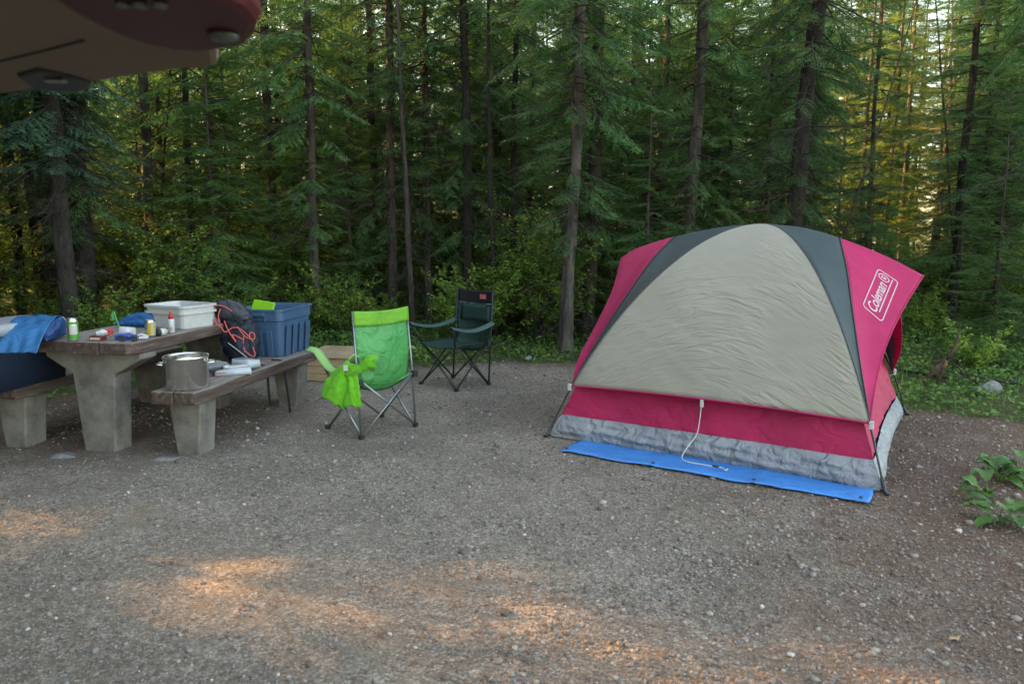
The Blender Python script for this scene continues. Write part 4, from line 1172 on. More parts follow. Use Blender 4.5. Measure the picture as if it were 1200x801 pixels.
lime_pale = cloth('chair_lime_pale', (0.34, 0.66, 0.22), 0.4, 8, rough=0.55)
teal_dk = cloth('chair_dark_green', (0.020, 0.062, 0.056), 0.6, 8, rough=0.55)
teal_arm = cloth('chair_teal', (0.05, 0.11, 0.11), 0.4, 8, rough=0.55)
blk = cloth('chair_black', (0.012, 0.016, 0.022), 0.4, 9, rough=0.7)
gch = chair('folding_chair', 'bright green folding chair seen from behind with silver legs and lime cloth on its arm', (-1.06, 5.66), R(47), silver, green_body, lime, .91, -.075, (lime_pale, lime_pale), cap_m, arms_down=True)
dch = chair('folding_chair', 'high backed dark green folding chair with black frame and red patch, facing left', (-.55, 7.26), R(137), darkm, teal_dk, blk, .90, .07, (teal_arm, teal_arm), cap_m, high=True)
# pocket, piping and patch on the dark chair
def pk(v, u):
    z = .60 + .155 * v; x = (u - .5) * .40; return (x, -.21 - .07 * z / .9 - .022 + .02 * abs(u - .5), z)
sheet(pk, 9, 5).build('pocket', teal_dk, dch, solid=.006)
MB().tube([(-.225, -.21 - .058, .772), (-.1, -.255 - .04, .765), (0, -.26 - .04, .762), (.1, -.255 - .04, .765), (.225, -.21 - .058, .772)], .004, 6).build('piping', flat('piping_grey', (0.3, 0.32, 0.33)), dch)
pt = MB().box((-.155, -.276, .812), (-.075, -.269, .862)).build('patch', flat('patch_red', (0.55, 0.08, 0.07), rough=0.7), dch)
Vt, Ft = text_mesh('Coleman', .02, .2)
MB().add([(-.115 - v[0] * .85, -.2675, .843 + v[1] * .75) for v in Vt], [tuple(reversed(f)) for f in Ft]).build('lettering', white_m, dch)
MB().box((-.145, -.2685, .826), (-.085, -.2675, .829)).build('stripe', white_m, dch)

# folded, bunched cloth shapes
def bunch(path, rad, folds=7, amp=.22, seed=0, flat_=1.0, n=40, up=(0, 0, 1)):
    """a gathered piece of cloth: tube along a path whose cross section is deeply pleated"""
    P = resample(catmull(path, 8), 36); Rr = np.interp(np.linspace(0, 1, 36), np.linspace(0, 1, len(rad)), rad)
    rows = []
    for i, p in enumerate(P):
        d = (P[min(i + 1, 35)] - P[max(i - 1, 0)]).normalized()
        x = d.cross(Vector((0.13, 1, 0.1))).normalized(); y = d.cross(x).normalized()
        row = []
        for k in range(n + 1):
            a = 2 * math.pi * k / n
            r = Rr[i] * (1 + amp * math.sin(folds * a + .5 * math.sin(i * .3 + seed) + seed) + amp * .6 * math.sin((folds * 2 - 1) * a + i * .12 + seed * 2) + .08 * wob(k * .5, i * .3, 0, 1, seed) - .13 * (1 - abs(math.sin(k * .39 + i * .11 + seed))) ** 3 - .10 * (1 - abs(math.sin(k * .21 - i * .23 + seed * 3))) ** 4)
            row.append(p + x * math.cos(a) * r + y * math.sin(a) * r * flat_)
        rows.append(row)
    for e_, s_ in ((0, -1), (-1, 1)):          # ragged hems at both ends
        d = (P[e_] - P[1 if e_ == 0 else -2]).normalized()
        rows[e_] = [q_ + d * Rr[e_] * (.22 * math.sin(2 * 6.283 * k / n + seed) + .16 * math.sin(5 * 6.283 * k / n + seed * 2)) for k, q_ in enumerate(rows[e_])]
    mb = MB().grid(rows)
    n0 = len(mb.v); mb.v += [tuple(P[0]), tuple(P[-1])]
    for k in range(n): mb.f += [(n0, k + 1, k), (n0 + 1, 35 * (n + 1) + k, 35 * (n + 1) + k + 1)]; mb.sm += [True, True]
    return mb
lime_cloth = cloth('lime_shirt', (0.11, 0.50, 0.025), 0.9, 22, rough=0.85, sheen=.2, dist=.01)
t = thing('draped_shirt', 'lime green shirt knotted round the left arm of the green chair', 'shirt', (-1.14, 5.34, .45))
bunch([(.0, 0, .10), (-.04, -.01, .03), (-.09, -.01, -.06), (-.14, 0, -.17)], [.035, .065, .085, .085], 4, .13, 1, .5).build('hanging_end', lime_cloth, t)
bunch([(.0, -.02, .06), (.015, -.03, -.02), (.01, -.03, -.10), (.0, -.02, -.20)], [.04, .045, .055, .06], 3, .15, 2, .5).build('hanging_end', lime_cloth, t)
bunch([(-.02, -.03, .03), (.04, -.05, .055), (.09, -.05, .075), (.14, -.05, .11), (.185, -.045, .105)], [.035, .03, .026, .042, .052], 3, .2, 3, .55).build('sleeve', lime_cloth, t)
MB().box((-.035, -.075, .06), (-.005, -.065, .10)).build('label_tag', white_m, t)

# ------------------------------------------------------------------ wooden box behind the green chair
box_w = noisy('box_tan', (0.42, 0.29, 0.17), (0.62, 0.45, 0.28), scale=6, stretch=(1, .3, 6), rough=0.8, bump=0.4, bdist=.004)
t = thing('wooden_box', 'low tan wooden box standing on the gravel behind the green chair', 'box', (-1.72, 7.72, 0), R(-8))
for k in range(3):
    MB().box((-.32, -.34, .005 + k * .075), (.32, .34, .072 + k * .075 + .004)).build('board', box_w, t, bevel=.004)
MB().box((-.335, -.355, .232), (.335, .355, .25)).build('lid', box_w, t, bevel=.005)
MB().box((-.335, -.35, .0), (-.325, -.33, .225)).box((-.335, -.352, .0), (-.315, -.345, .225)).build('corner_strap', cap_m, t)

# ------------------------------------------------------------------ picnic table and benches
conc = noisy('weathered_concrete', (0.12, 0.109, 0.10), (0.27, 0.25, 0.232), scale=6, rough=0.9, bump=0.7, bscale=45, bdist=.006, detail=9)
def plank_mat():
    m, nt, b = new_mat('weathered_plank')
    tc = N(nt, 'ShaderNodeTexCoord'); mp = N(nt, 'ShaderNodeMapping'); mp.inputs['Scale'].default_value = (14, 1.1, 14)
    nt.links.new(tc.outputs['Object'], mp.inputs[0])
    n = N(nt, 'ShaderNodeTexNoise', i_Scale=2.2, i_Detail=9, i_Roughness=0.7); nt.links.new(mp.outputs[0], n.inputs[0])
    n2 = N(nt, 'ShaderNodeTexNoise', i_Scale=5, i_Detail=6); nt.links.new(tc.outputs['Object'], n2.inputs[0])
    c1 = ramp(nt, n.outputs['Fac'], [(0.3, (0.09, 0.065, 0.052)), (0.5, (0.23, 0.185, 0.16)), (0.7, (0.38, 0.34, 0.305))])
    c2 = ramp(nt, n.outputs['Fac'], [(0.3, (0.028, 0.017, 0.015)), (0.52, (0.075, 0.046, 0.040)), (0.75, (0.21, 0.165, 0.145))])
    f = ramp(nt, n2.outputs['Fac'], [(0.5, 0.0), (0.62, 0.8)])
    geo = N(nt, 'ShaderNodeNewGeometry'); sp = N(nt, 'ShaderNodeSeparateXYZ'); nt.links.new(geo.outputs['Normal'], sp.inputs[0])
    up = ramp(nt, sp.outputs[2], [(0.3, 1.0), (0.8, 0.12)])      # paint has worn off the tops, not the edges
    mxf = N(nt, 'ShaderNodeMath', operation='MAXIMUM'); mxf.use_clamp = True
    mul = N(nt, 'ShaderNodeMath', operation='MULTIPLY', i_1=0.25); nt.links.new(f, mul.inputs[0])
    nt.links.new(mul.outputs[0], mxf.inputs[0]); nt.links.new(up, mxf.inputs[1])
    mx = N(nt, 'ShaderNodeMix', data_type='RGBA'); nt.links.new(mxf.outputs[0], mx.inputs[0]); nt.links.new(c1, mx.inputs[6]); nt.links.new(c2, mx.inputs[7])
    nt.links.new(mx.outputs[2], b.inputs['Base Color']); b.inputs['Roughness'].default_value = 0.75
    bp = N(nt, 'ShaderNodeBump', i_Strength=0.6, i_Distance=0.006); nt.links.new(n.outputs['Fac'], bp.inputs['Height']); nt.links.new(bp.outputs[0], b.inputs['Normal'])
    return m
plank_m = plank_mat()
TZ = R(-11)
def to_world(org, p):
    c, s = math.cos(TZ), math.sin(TZ); return (org[0] + p[0] * c - p[1] * s, org[1] + p[0] * s + p[1] * c)
TO = (-2.64, 5.80)
table = thing('picnic_table', 'heavy picnic table with weathered planks on concrete legs, crowded with camping things', 'table', (*TO, 0), TZ)
for k in range(3):
    w_ = .25
    x0 = -.375 + k * w_
    y0 = -.875 + (.012, -.004, .006)[k]
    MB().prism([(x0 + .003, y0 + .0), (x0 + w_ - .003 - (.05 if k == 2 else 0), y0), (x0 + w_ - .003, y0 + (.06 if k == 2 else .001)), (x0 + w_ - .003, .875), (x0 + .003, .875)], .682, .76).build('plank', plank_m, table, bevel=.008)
def xz_prism(poly, y0, y1): return MB().prism(poly, y0, y1, Matrix(((1, 0, 0, 0), (0, 0, 1, 0), (0, 1, 0, 0), (0, 0, 0, 1))))
for y0 in (-.78, .48):
    xz_prism([(-.115, -.05), (.115, -.05), (.155, .53), (.36, .64), (.36, .68), (-.36, .68), (-.36, .64), (-.165, .53)], y0, y0 + .17).build('concrete_leg', conc, table, bevel=.012)
MB().box((-.05, -.61, .60), (.05, .48, .68)).build('rail', wood_d, table, bevel=.006)
def bench(label, org, L=1.85):
    t = thing('bench', label, 'bench', (*org, 0), TZ)
    for k in range(2):
        x0 = -.157 + k * .158
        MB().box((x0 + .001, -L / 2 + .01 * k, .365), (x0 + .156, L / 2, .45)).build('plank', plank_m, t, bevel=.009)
    for y0 in (-L / 2 + .13, L / 2 - .32):
        xz_prism([(-.075, -.05), (.075, -.05), (.115, .363), (-.125, .363)], y0, y0 + .19).build('concrete_leg', conc, t, bevel=.012)
    return t
BO = (-2.01, 5.74); LO = (-3.27, 5.91)
bench('long plank bench right of the table carrying the steel pot and blue tote', BO)
bench('plank bench at the left edge holding the navy cooler', LO)

# ------------------------------------------------------------------ things on the table and benches
def loft(rings, cap0=True, cap1=False):
    n = len(rings[0]); V = [p for r in rings for p in r]; F = []
    for i in range(len(rings) - 1):
        for k in range(n): F.append((i * n + k, i * n + (k + 1) % n, (i + 1) * n + (k + 1) % n, (i + 1) * n + k))
    if cap0: F.append(tuple(range(n - 1, -1, -1)))
    if cap1: F.append(tuple((len(rings) - 1) * n + k for k in range(n)))
    mb = MB(); mb.add(V, F, True); return mb
def rr(w, d, r, z, k=4): return [(x, y, z) for x, y in rrect(w, d, r, k)]
def tub(name, label, loc, rz, w, d, h, mat, taper=.86, rim=.018, cat='tub', step=None, parent_ret=False):
    t = thing(name, label, cat, loc, rz)
    k = taper
    rings = [rr(w * k, d * k, .04, 0), rr(w * k + .01, d * k + .01, .045, .006)]
    if step: rings += [rr(w * (k + (.93 - k) * step), d * (k + (.93 - k) * step), .045, h * step), rr(w * (k + (.96 - k) * step) + .012, d * (k + (.96 - k) * step) + .012, .05, h * step + .008)]
    rings += [rr(w - .03, d - .03, .05, h - .02), rr(w - .03, d - .03, .05, h - .006), rr(w, d, .055, h - .006 - rim * .6), rr(w, d, .055, h), rr(w - .045, d - .045, .045, h - .001), rr(w * k - .02, d * k - .02, .035, .012)]
    rings = rings[:-5] + rings[-5:]
    mb = loft(rings, True, True)
    mb.sm = [False] * len(mb.sm)
    o = mb.build('shell', mat, t)
    return t
tub_w = flat('tub_white', (0.60, 0.61, 0.63), rough=0.38)
zt = .76
tub('wash_tub', 'outer white plastic tub on the far end of the table, holding another tub', (-2.50, 5.77, zt), R(154), .44, .34, .125, tub_w)
tub('wash_tub', 'white plastic tub nested inside the other tub, its rim standing higher', (-2.50, 5.77, zt + .045), R(154), .445, .345, .125, tub_w, rim=.014)
tote_m = noisy('tote_blue', (0.045, 0.12, 0.235), (0.065, 0.155, 0.29), scale=5, rough=0.42, bump=0.1, bdist=.002)
tote_xy = (-2.005, 6.46)
tt = tub('storage_tote', 'large blue plastic tote on the far end of the right bench', (*tote_xy, .452), R(-11), .43, .60, .39, tote_m, .80, cat='tote', step=.74)
mb = MB()
for s in (-1, 1):
    for y0 in (-.17, -.055, .06, .175):
        mb.box((s * .188 - .006, y0 - .035, .02), (s * .188 + .006, y0 + .035, .27), Matrix.Rotation(s * R(-5.5) * -1, 4, 'Y'))
    for x0 in (-.09, .0, .09):
        mb.box((x0 - .028, s * .262 - .006, .02), (x0 + .028, s * .262 + .006, .24), Matrix.Rotation(s * R(-5.5), 4, 'X'))
mb.build('ribs', tote_m, tt, bevel=.004)
for s in (-1, 1):
    MB().box((-.07, s * .300 - .012, .335), (.07, s * .300 + .012, .365)).box((-.07, s * .292 - .004, .29), (-.06, s * .292 + .012, .34)).box((.06, s * .292 - .004, .29), (.07, s * .292 + .012, .34)).build('handle', tote_m, tt, bevel=.003)
o = MB().box((-.10, -.012, -.08), (.10, .012, .08)).build('plate', flat('lime_plastic', (0.22, 0.55, 0.02), rough=0.4), None, bevel=.01, loc=(tote_xy[0] - .10, tote_xy[1] - .02, .81), rot=(R(-25), R(8), R(-12)))
tag(o, 'lime green plastic plate poking out of the blue tote', 'plate')
o.name = 'plate'
# steel pot
steel = noisy('brushed_steel', (0.95, 0.93, 0.9), (1.15, 1.13, 1.1), scale=3, stretch=(1, 1, 5), rough=0.2, metal=1.0, bump=.05)
pot = thing('stock_pot', 'round brushed steel stock pot on the near end of the right bench', 'pot', (-2.15, 4.99, .451), R(20))
MB().lathe([(.130, 0), (.138, .008), (.138, .198), (.146, .205), (.147, .212), (.143, .214), (.134, .206), (.133, .02), (.0001, .018)], n=48, cap1=False).build('pot_body', steel, pot)
MB().lathe([(.1345, .196), (.132, .203), (.06, .216), (.012, .218), (.0001, .218)], n=48, cap1=False, cap0=False).build('lid', steel, pot)
for s in (-1, 1):
    MB().tube(catmull([(s * .137, -.045, .165), (s * .172, -.035, .168), (s * .18, 0, .169), (s * .172, .035, .168), (s * .137, .045, .165)], 6), .0055, 8).build('handle', steel, pot)
# cans, bottle, jar, roll, cup
def can(label, loc, h, r, bands, rz=0, top='silver'):
    t = thing('drink_can', label, 'can', loc, rz)
    s = flat('can_aluminium' + label[:3], (0.6, 0.6, 0.6), rough=.3, metal=.9)
    MB().lathe([(r * .78, 0), (r * .98, .006), (r, .012), (r, h - .016), (r * .86, h - .004), (r * .86, h), (r * .80, h), (r * .79, h - .005), (.0001, h - .005)], n=32, cap1=False).build('can_body', s, t)
    MB().tube([(0, -.010, h - .003), (0, .012, h - .001)], .005, 6).build('pull_tab', s, t)
    for (z0, z1, a0, a1, c) in bands:
        rows = [[((r + .0008) * math.cos(R(a)), (r + .0008) * math.sin(R(a)), z) for a in np.linspace(a0, a1, 18)] for z in (z0 * h, z1 * h)]
        MB().grid(rows).build('printed_band', flat('print_%d' % (hash(c) % 9999), c, rough=.35), t)
    return t
can('tall green and white drink can at the table corner beside the blue jacket', (-2.885, 5.0, zt), .15, .034,
    [(.1, .30, 0, 360, (.05, .30, .04)), (.30, .72, 150, 235, (.55, .56, .5)), (.30, .72, 265, 350, (.55, .56, .5)), (.62, .72, 190, 240, (.6, .22, .05)), (.74, .86, 0, 360, (.06, .33, .05)), (.30, .72, 0, 150, (.06, .33, .05)), (.30, .72, 235, 265, (.14, .12, .11)), (.30, .72, 350, 360, (.14, .12, .11))])
can('short yellow and blue drink can standing before the white tubs', (-2.47, 5.20, zt), .115, .034,
    [(.10, .9, 160, 215, (.5, .46, .25)), (.10, .45, 215, 300, (.50, .42, .14)), (.45, .78, 195, 262, (.02, .22, .5)), (.15, .85, 262, 300, (.6, .33, .03)), (.10, .9, 300, 380, (.45, .42, .25))])
t = thing('squeeze_bottle', 'small white squeeze bottle with red nozzle in front of the tubs', 'bottle', (-2.415, 5.40, zt))
MB().lathe([(.020, 0), (.023, .004), (.023, .085), (.019, .097), (.010, .102)], n=24).build('bottle_body', flat('bottle_white', (.60, .62, .66), rough=.3), t)
MB().lathe([(.0165, .098), (.0165, .122), (.010, .128), (.0065, .148), (.004, .150)], n=20).build('cap', flat('cap_red', (.60, .012, .012), rough=.35), t)
MB().box((-.013, -.0245, .02), (.013, -.021, .04)).build('label_patch', flat('label_grey', (.35, .38, .42)), t)
t = thing('paper_roll', 'small white roll with a black band lying beside the yellow can', 'roll', (-2.415, 5.235, zt + .026), R(60))
MB().tube([(-.03, 0, 0), (.03, 0, 0)], .026, 24).build('roll_body', white_m, t)
MB().tube([(-.032, 0, 0), (-.012, 0, 0)], .0268, 24).build('band', cap_m, t)
MB().tube([(-.033, 0, 0), (-.0315, 0, 0)], .016, 20).build('core', cap_m, t)
o = MB().lathe([(.012, 0), (.018, .01), (.018, .026), (.010, .034)], n=18).build('lemon_lid', flat('yellow_plastic', (.62, .52, .02), rough=.4), None, loc=(-2.43, 5.335, zt)); tag(o, 'little yellow screw cap on the table between roll and bottle', 'cap')
o.name = 'screw_cap'
t = thing('spice_tin', 'small dark red tin with white label near the table corner', 'tin', (-2.735, 5.02, zt), R(-8))
MB().box((-.045, -.03, 0), (.045, .03, .032)).build('tin_body', flat('tin_dark_red', (.16, .018, .02), rough=.4), t, bevel=.006)
MB().box((-.035, -.0325, .008), (.035, -.030, .024)).build('label_patch', flat('label_pale', (.62, .52, .48)), t)
t = thing('ketchup_packets', 'red and white packets heaped on top of the dark red tin', 'packets', (-2.70, 5.03, zt + .032), R(20))
bunch([(-.045, 0, .012), (0, .01, .02), (.02, .012, .02)], [.012, .018, .014], 3, .2, 4, .6).build('white_packet', white_m, t)
bunch([(.0, .02, .012), (.035, .02, .022), (.055, .02, .018)], [.014, .02, .012], 3, .2, 6, .7).build('red_packet', flat('packet_red', (.6, .03, .04), rough=.4), t)
t = thing('sunglasses', 'black framed sunglasses lying folded near the front of the table', 'sunglasses', (-2.51, 4.965, zt), R(6))
for s in (-1, 1):
    MB().tube(catmull([(s * .012, 0, .022), (s * .03, -.004, .040), (s * .058, 0, .040), (s * .066, .004, .022), (s * .05, -.002, .006), (s * .022, -.002, .006), (s * .012, 0, .022)], 4), .0028, 6).build('frame_rim', cap_m, t)
    MB().prism([(s * .016, .010), (s * .06, .010), (s * .062, .036), (s * .018, .036)], -.001, .001, Matrix(((1, 0, 0, 0), (0, 0, 1, 0), (0, 1, 0, 0), (0, 0, 0, 1)))).build('lens', flat('lens_dark' + str(s), (.03, .05, .09), rough=.1), t)
    MB().tube(catmull([(s * .066, .004, .034), (s * .068, .06, .034), (s * .06, .115, .030), (s * .056, .135, .016)], 4), .0028, 6).build('temple', cap_m, t)
o = bunch([(-.06, 0, .014), (0, .004, .02), (.05, 0, .016), (.075, 0, .010)], [.014, .022, .02, .010], 4, .25, 9, .6).build('snack_wrapper', flat('wrapper_blue', (.05, .12, .55), rough=.3), None, loc=(-2.565, 5.03, zt + .004), rot=(0, 0, R(5))); tag(o, 'crumpled blue and white wrapper in front of the sunglasses', 'wrapper')
o = bunch([(-.03, 0, .012), (0, .004, .018), (.04, 0, .012)], [.012, .02, .010], 4, .25, 12, .6).build('snack_wrapper', flat('wrapper_white', (.62, .65, .72), rough=.3), None, loc=(-2.455, 5.04, zt + .004), rot=(0, 0, R(35))); tag(o, 'crumpled white wrapper by the right lens of the sunglasses', 'wrapper')
t = thing('clear_cup', 'clear plastic cup lying among the things on the table', 'cup', (-2.635, 5.22, zt + .036), R(200)); 
MB().tube([(-.05, 0, -.004), (.05, 0, 0)], [.026, .036], 24, cap=False).build('cup_wall', glassy('clear_plastic', (.75, .80, .85), .08, .35), t, solid=.0015)
MB().lathe([(.0001, 0), (.020, .004), (.026, .02), (.018, .036), (.0001, .04)], c=(.0, .0, -.02), n=16, cap0=False, cap1=False).build('foil_ball', steel, t)
t = thing('toothbrush', 'green handled brush sticking up out of the clear cup', 'brush', (-2.68, 5.20, zt + .012), 0)
MB().tube(catmull([(.015, 0, 0), (-.012, .01, .07), (-.03, .015, .125), (-.035, .015, .16)], 5), [.005] * 16, 8).build('handle', flat('green_plastic', (.02, .33, .09), rough=.35), t)
MB().box((-.052, .008, .10), (-.036, .022, .15)).build('bristles', flat('bristle_green', (.05, .40, .14)), t)
blue_cl = cloth('blue_nylon', (0.01, 0.13, 0.36), 0.8, 12, rough=0.5, dist=.02)
blue_dk = cloth('blue_nylon_dark', (0.012, 0.07, 0.23), 0.8, 12, rough=0.5, dist=.02)
o = bunch([(-.17, 0, .03), (-.08, .01, .045), (.04, 0, .055), (.15, .01, .05), (.20, 0, .035)], [.012, .05, .062, .06, .03], 5, .10, 5, .75).build('stuff_sack', blue_cl, None, loc=(-2.78, 5.70, zt - .002), rot=(0, 0, R(5))); tag(o, 'flattened blue sack lying at the back of the table left of the tubs', 'bag')
t = thing('mug', 'dark navy insulated mug behind the sack beside the white tubs', 'mug', (-2.80, 5.93, zt))
MB().lathe([(.038, 0), (.045, .01), (.048, .12), (.046, .125), (.042, .12), (.038, .02), (.0001, .02)], n=24, cap1=False).build('mug_body', flat('mug_navy', (.012, .02, .05), rough=.4), t)
MB().lathe([(.049, .12), (.049, .135), (.040, .14)], n=24).build('lid', flat('mug_lid', (.06, .12, .12), rough=.4), t)
# cooler on the left bench
coo_m = noisy('cooler_navy', (0.008, 0.022, 0.055), (0.016, 0.036, 0.08), scale=4, rough=0.5, bump=.1)
co = thing('cooler', 'dark navy cooler with white lid on the left bench beside the table', 'cooler', (-3.40, 5.10, .452), TZ)
loft([rr(.36, .64, .04, 0), rr(.40, .68, .045, .30), rr(.405, .685, .045, .36)], True, True).build('cooler_body', coo_m, co)
loft([rr(.41, .69, .05, .362), rr(.415, .695, .05, .40), rr(.39, .67, .05, .425), rr(.33, .60, .05, .430)], True, True).build('lid', flat('lid_grey_white', (.36, .38, .42), rough=.45), co)
MB().prism([(-.02, .0), (.018, .0), (.03, -.075), (.005, -.10), (-.035, -.095), (-.03, -.08), (-.012, -.07)], -.352, -.344, Matrix(((1, 0, 0, .09), (0, 0, 1, 0), (0, 1, 0, .365), (0, 0, 0, 1)))).build('latch', white_m, co, bevel=.002)
# jacket laid over cooler and table
t = thing('rain_jacket', 'bright blue jacket spread over the cooler lid and the table corner', 'jacket', (-3.10, 5.0, .86))
jk = cloth('jacket_blue', (0.004, 0.15, 0.37), 0.9, 9, rough=0.5, dist=.02)
def jf(v, u):
    x0 = -.215 + .06 * (1 - v) - .05 * v; x1 = .095 * (1 - v) + .155 * v + (0 if v > .5 else 0)
    x0, x1 = (-.19 * (1 - v) + -.14 * v, .135 * (1 - v) + .165 * v)
    if v < .8:
        f = v / .8; x0 = -.20 + .02 * (1 - f) ; x0 = -.13 * f - .12 * (1 - f) - .07 * (1 - f); x1 = .09 + .02 * (1 - f)
        return None
    return None
def jac(v, u):
    # v 0 at the hem near the camera, 1 at the far crest
    hemL, hemR = Vector((-.125, -.27, -.135)), Vector((.135, -.27, -.135)); topL, topR = Vector((-.21, .11, .05)), Vector((.055, .11, .055))
    a, b_ = hemL.lerp(topL, v), hemR.lerp(topR, v); p = a.lerp(b_, u)
    p.z += .035 * math.sin(math.pi * v) * (1 - .3 * u) + .007 * wob(p.x * 14, p.y * 10, 0, 1.2) 
    p.y += -.006 * math.sin(u * 21) * (1 - v)
    return p
sheet(jac, 30, 30).build('front_panel', jk, t, solid=.004)
def jac2(v, u):
    a, b_ = Vector((-.21, .11, .05)), Vector((.055, .11, .055)); p = a.lerp(b_, u) + Vector((-.03 * v, .16 * v, -.02 * v - .05 * v * v))
    p.z += .01 * wob(p.x * 12, p.y * 12); return p
sheet(jac2, 20, 14).build('back_panel', jk, t, solid=.004)
bunch([(.00, .24, -.03), (.035, .10, -.025), (.065, -.02, -.045), (.08, -.09, -.06)], [.04, .075, .06, .03], 5, .12, 7, .9).build('sleeve', blue_dk, t)
# backpack leaning against the tote
pkm = cloth('pack_navy', (0.016, 0.024, 0.042), 0.9, 9, rough=0.6, dist=.03)
pkg = cloth('pack_grey', (0.06, 0.075, 0.10), 0.7, 9, rough=0.6, dist=.03)
bp_ = thing('backpack', 'dark navy backpack with coral cords leaning between table and blue tote', 'backpack', (-2.13, 5.98, .452), R(-6))
bunch([(.04, -.07, .03), (.02, -.04, .14), (-.02, .0, .26), (-.05, .02, .36), (-.07, .03, .43)], [.12, .165, .165, .145, .09], 4, .06, 3, .72, n=48).build('pack_body', pkm, bp_)
bunch([(.09, -.17, .05), (.06, -.16, .12), (.03, -.13, .20), (.0, -.11, .27)], [.07, .10, .10, .06], 3, .06, 8, .5, n=40).build('front_pocket', pkm, bp_)
bunch([(-.16, -.03, .38), (-.08, -.08, .41), (.02, -.08, .39), (.07, -.07, .33)], [.06, .085, .08, .05], 3, .06, 2, .6, n=36).build('top_lid', pkg, bp_)
coral = flat('cord_coral', (.80, .12, .10), rough=.6)
def on_pack(u, v): return Vector((.02 - .16 * v + .17 * (u), -.245 + .09 * v + .05 * u, .07 + .38 * v))
for pth in ([(.0, .95), (.25, 1.02), (.55, .98), (.75, .9)], [(-.05, .95), (-.1, .75), (.05, .6)], [(.3, .95), (.12, .8), (.1, .6), (.2, .5), (.55, .58), (.85, .55), (1.1, .4), (1.2, .3)],
            [(.3, .72), (.35, .5), (.5, .3), (.45, .45), (.8, .35)], [(.75, .6), (.95, .4), (1.25, .35), (1.35, .45), (1.2, .48), (1.1, .38)], [(.9, .42), (.75, .25), (.72, .1)], [(.75, .12), (.95, .02), (1.1, .05), (1.1, .2)]):
    MB().tube(catmull([on_pack(*q_) + Vector((0, -.012, 0)) for q_ in pth], 6), .0042, 6).build('cord', coral, bp_)
MB().tube(catmull([on_pack(.2, .3) + Vector((0, -.03, 0)), on_pack(.5, .15) + Vector((0, -.03, 0)), on_pack(.75, 0) + Vector((0, -.02, 0))], 5), .004, 6).build('zipper', flat('zip_grey', (.4, .42, .42)), bp_)
# packages on the bench
clear = glassy('blister_clear', (.70, .76, .82), .12, .5)
t = thing('blister_pack', 'clear plastic package with white and blue labels on the bench behind the pot', 'package', (-2.02, 5.47, .453), R(20))
loft([rr(.26, .16, .02, 0), rr(.25, .15, .02, .035), rr(.23, .13, .02, .045)], True, True).build('blister', clear, t)
MB().box((-.12, -.07, .004), (.0, .07, .020)).build('card', flat('card_blue', (.03, .22, .6), rough=.4), t)
MB().box((.01, -.075, .010), (.12, .07, .028)).build('card', flat('card_white', (.6, .64, .7), rough=.4), t)
MB().box((-.05, -.03, .046), (.10, .02, .058), Matrix.Rotation(R(12), 4, 'Z')).build('tray', white_m, t, bevel=.004)
MB().box((-.12, -.078, .012), (-.05, -.074, .026)).build('label_patch', flat('label_pink', (.55, .2, .25)), t)
t = thing('blister_pack', 'second clear package, tipped up against the foot of the backpack', 'package', (-1.99, 5.66, .475), R(-35))
loft([rr(.22, .12, .02, 0), rr(.21, .11, .02, .05)], True, True).build('blister', clear, t)
MB().box((-.09, -.04, .01), (.09, .04, .022)).build('card', flat('card_pale', (.45, .55, .65), rough=.4), t)
o = bunch([(-.12, 0, .03), (-.04, .01, .05), (.05, 0, .045), (.12, .01, .03)], [.025, .05, .05, .025], 5, .2, 13, .65).build('dishcloth', cloth('rag_grey', (.22, .24, .26), .6, 20, rough=.9), None, loc=(-2.14, 5.42, .452), rot=(0, 0, R(50))); tag(o, 'crumpled grey dishcloth on the bench just behind the pot', 'cloth')
t = thing('lighter', 'black long lighter with white tip lying across the packages', 'lighter', (-2.10, 5.36, .50), R(30))
MB().tube([(-.10, 0, -.015), (.05, 0, .01)], [.010, .009], 8).build('barrel', cap_m, t); MB().tube([(.05, 0, .01), (.085, 0, .015)], [.013, .013], 8).build('tip', white_m, t)
# webbing straps
for (lb, p_) in [('black webbing strap hanging from the bench below the backpack', [(-2.02, 5.85, .455), (-1.93, 5.80, .458), (-1.885, 5.79, .44), (-1.875, 5.79, .38), (-1.872, 5.79, .25), (-1.868, 5.80, .14)]),
                 ('longer black strap hanging from the bench below the blue tote', [(-1.92, 6.05, .455), (-1.87, 6.02, .458), (-1.825, 6.02, .44), (-1.815, 6.02, .36), (-1.80, 6.03, .2), (-1.785, 6.03, .03)])]:
    P = catmull(p_, 5); rows = [[p + Vector((0, 0, 0)) + Vector((.35, .94, 0)) * s_ for s_ in (-.0125, 0, .0125)] for p in P]
    o = MB().grid(rows).build('webbing_strap', blk, None, solid=.003); tag(o, lb, 'strap')

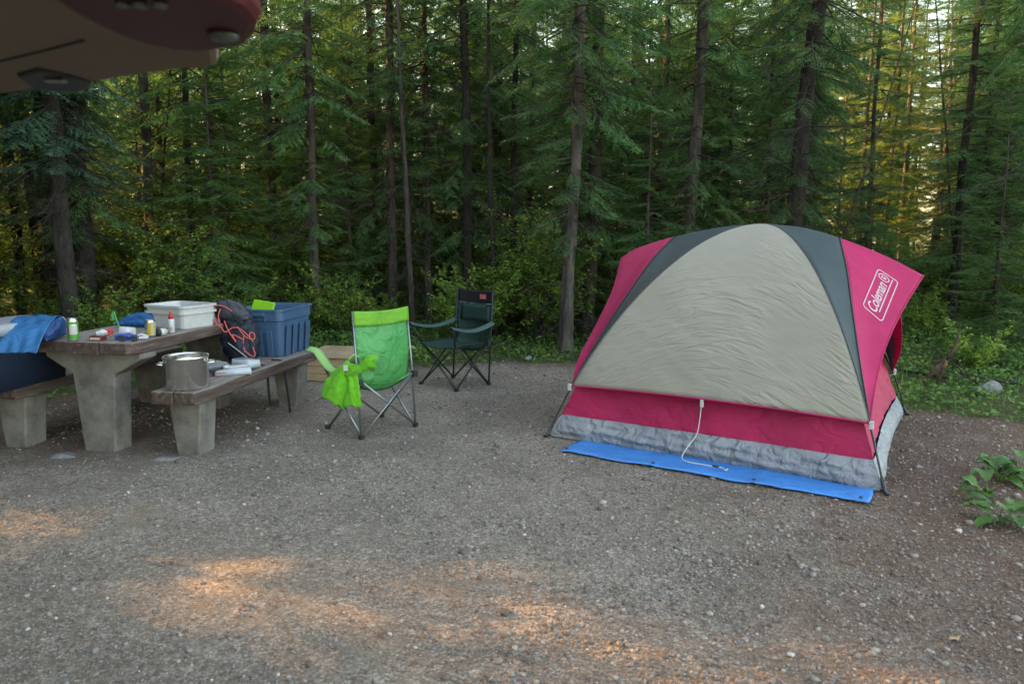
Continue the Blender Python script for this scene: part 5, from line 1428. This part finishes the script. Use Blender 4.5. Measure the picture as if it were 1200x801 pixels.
# ------------------------------------------------------------------ raised rear hatch of the vehicle the photo was taken from
hz_ = 1.85
hatch = thing('car_tailgate', 'raised maroon car tailgate with tan lining, overhead at top left', 'tailgate', (-.9, 1.5, hz_))
red_p = noisy('maroon_paint', (0.075, 0.003, 0.009), (0.10, 0.005, 0.013), scale=3, rough=0.5, bump=0, spec=.3)
liner = noisy('tan_liner', (0.20, 0.14, 0.095), (0.24, 0.17, 0.12), scale=2, rough=0.75, bump=.15)
def world_poly(P): return [(x + .9, y - 1.5) for x, y in P]
tan = [(-2.5, 2.82), (-1.62, 2.29), (-1.38, 2.14), (-1.21, 2.05), (-1.07, 1.99), (-.88, 1.88), (-.75, 1.805), (-.68, 1.795), (-.64, 1.75), (-.595, 1.63), (-.60, 1.4), (-.55, .3), (-2.5, .3)]
red = [(-.63, .3), (-.655, 1.0), (-.69, 1.29), (-.69, 1.40), (-.675, 1.46), (-.64, 1.505), (-.585, 1.525), (-.49, 1.48), (-.44, 1.39), (-.41, 1.32), (-.40, 1.23), (-.43, 1.08), (-.50, .3)]
MB().prism(world_poly(tan), .0, .05).build('liner', liner, hatch, bevel=.018)
MB().prism(world_poly(red), -.025, .06).build('paint_edge', red_p, hatch, bevel=.022)
skin = [(-2.5, 2.72), (-1.38, 2.07), (-.97, 1.86), (-.70, 1.70), (-.60, 1.56), (-.50, 1.44), (-.44, 1.30), (-.50, .3), (-2.5, .3)]
MB().prism(world_poly(skin), .062, .10).build('outer_skin', red_p, hatch, bevel=.018)
MB().lathe([(.025, .0), (.026, -.006), (.020, -.012), (.0001, -.014)], c=(.41, -.135, -.026), n=24, cap1=False).build('round_reflector', flat('reflector_grey', (.07, .09, .10), rough=.3), hatch)
for i, x in enumerate((.33, .355, .385)):
    MB().lathe([(.011, .0), (.011, -.006), (.0001, -.008)], c=(x, -.315, -.026), n=12, cap1=False).build('screw', flat('screw_steel' + str(i), (.18, .2, .2), rough=.3, metal=.6), hatch)
MB().prism([(-.30, .50), (-.20, .53), (-.12, .44), (-.125, .36), (-.15, .27), (-.24, .34)], -.012, .01).build('latch_recess', cap_m, hatch, bevel=.01)
MB().box((-.175, .33, -.022), (-.130, .35, -.014)).build('latch', silver, hatch, bevel=.003)
MB().tube([(-.33, .30, -.001), (-.18, .20, -.001), (-.04, .11, -.001), (.09, .02, -.001)], .0035, 6).build('seam', cap_m, hatch)
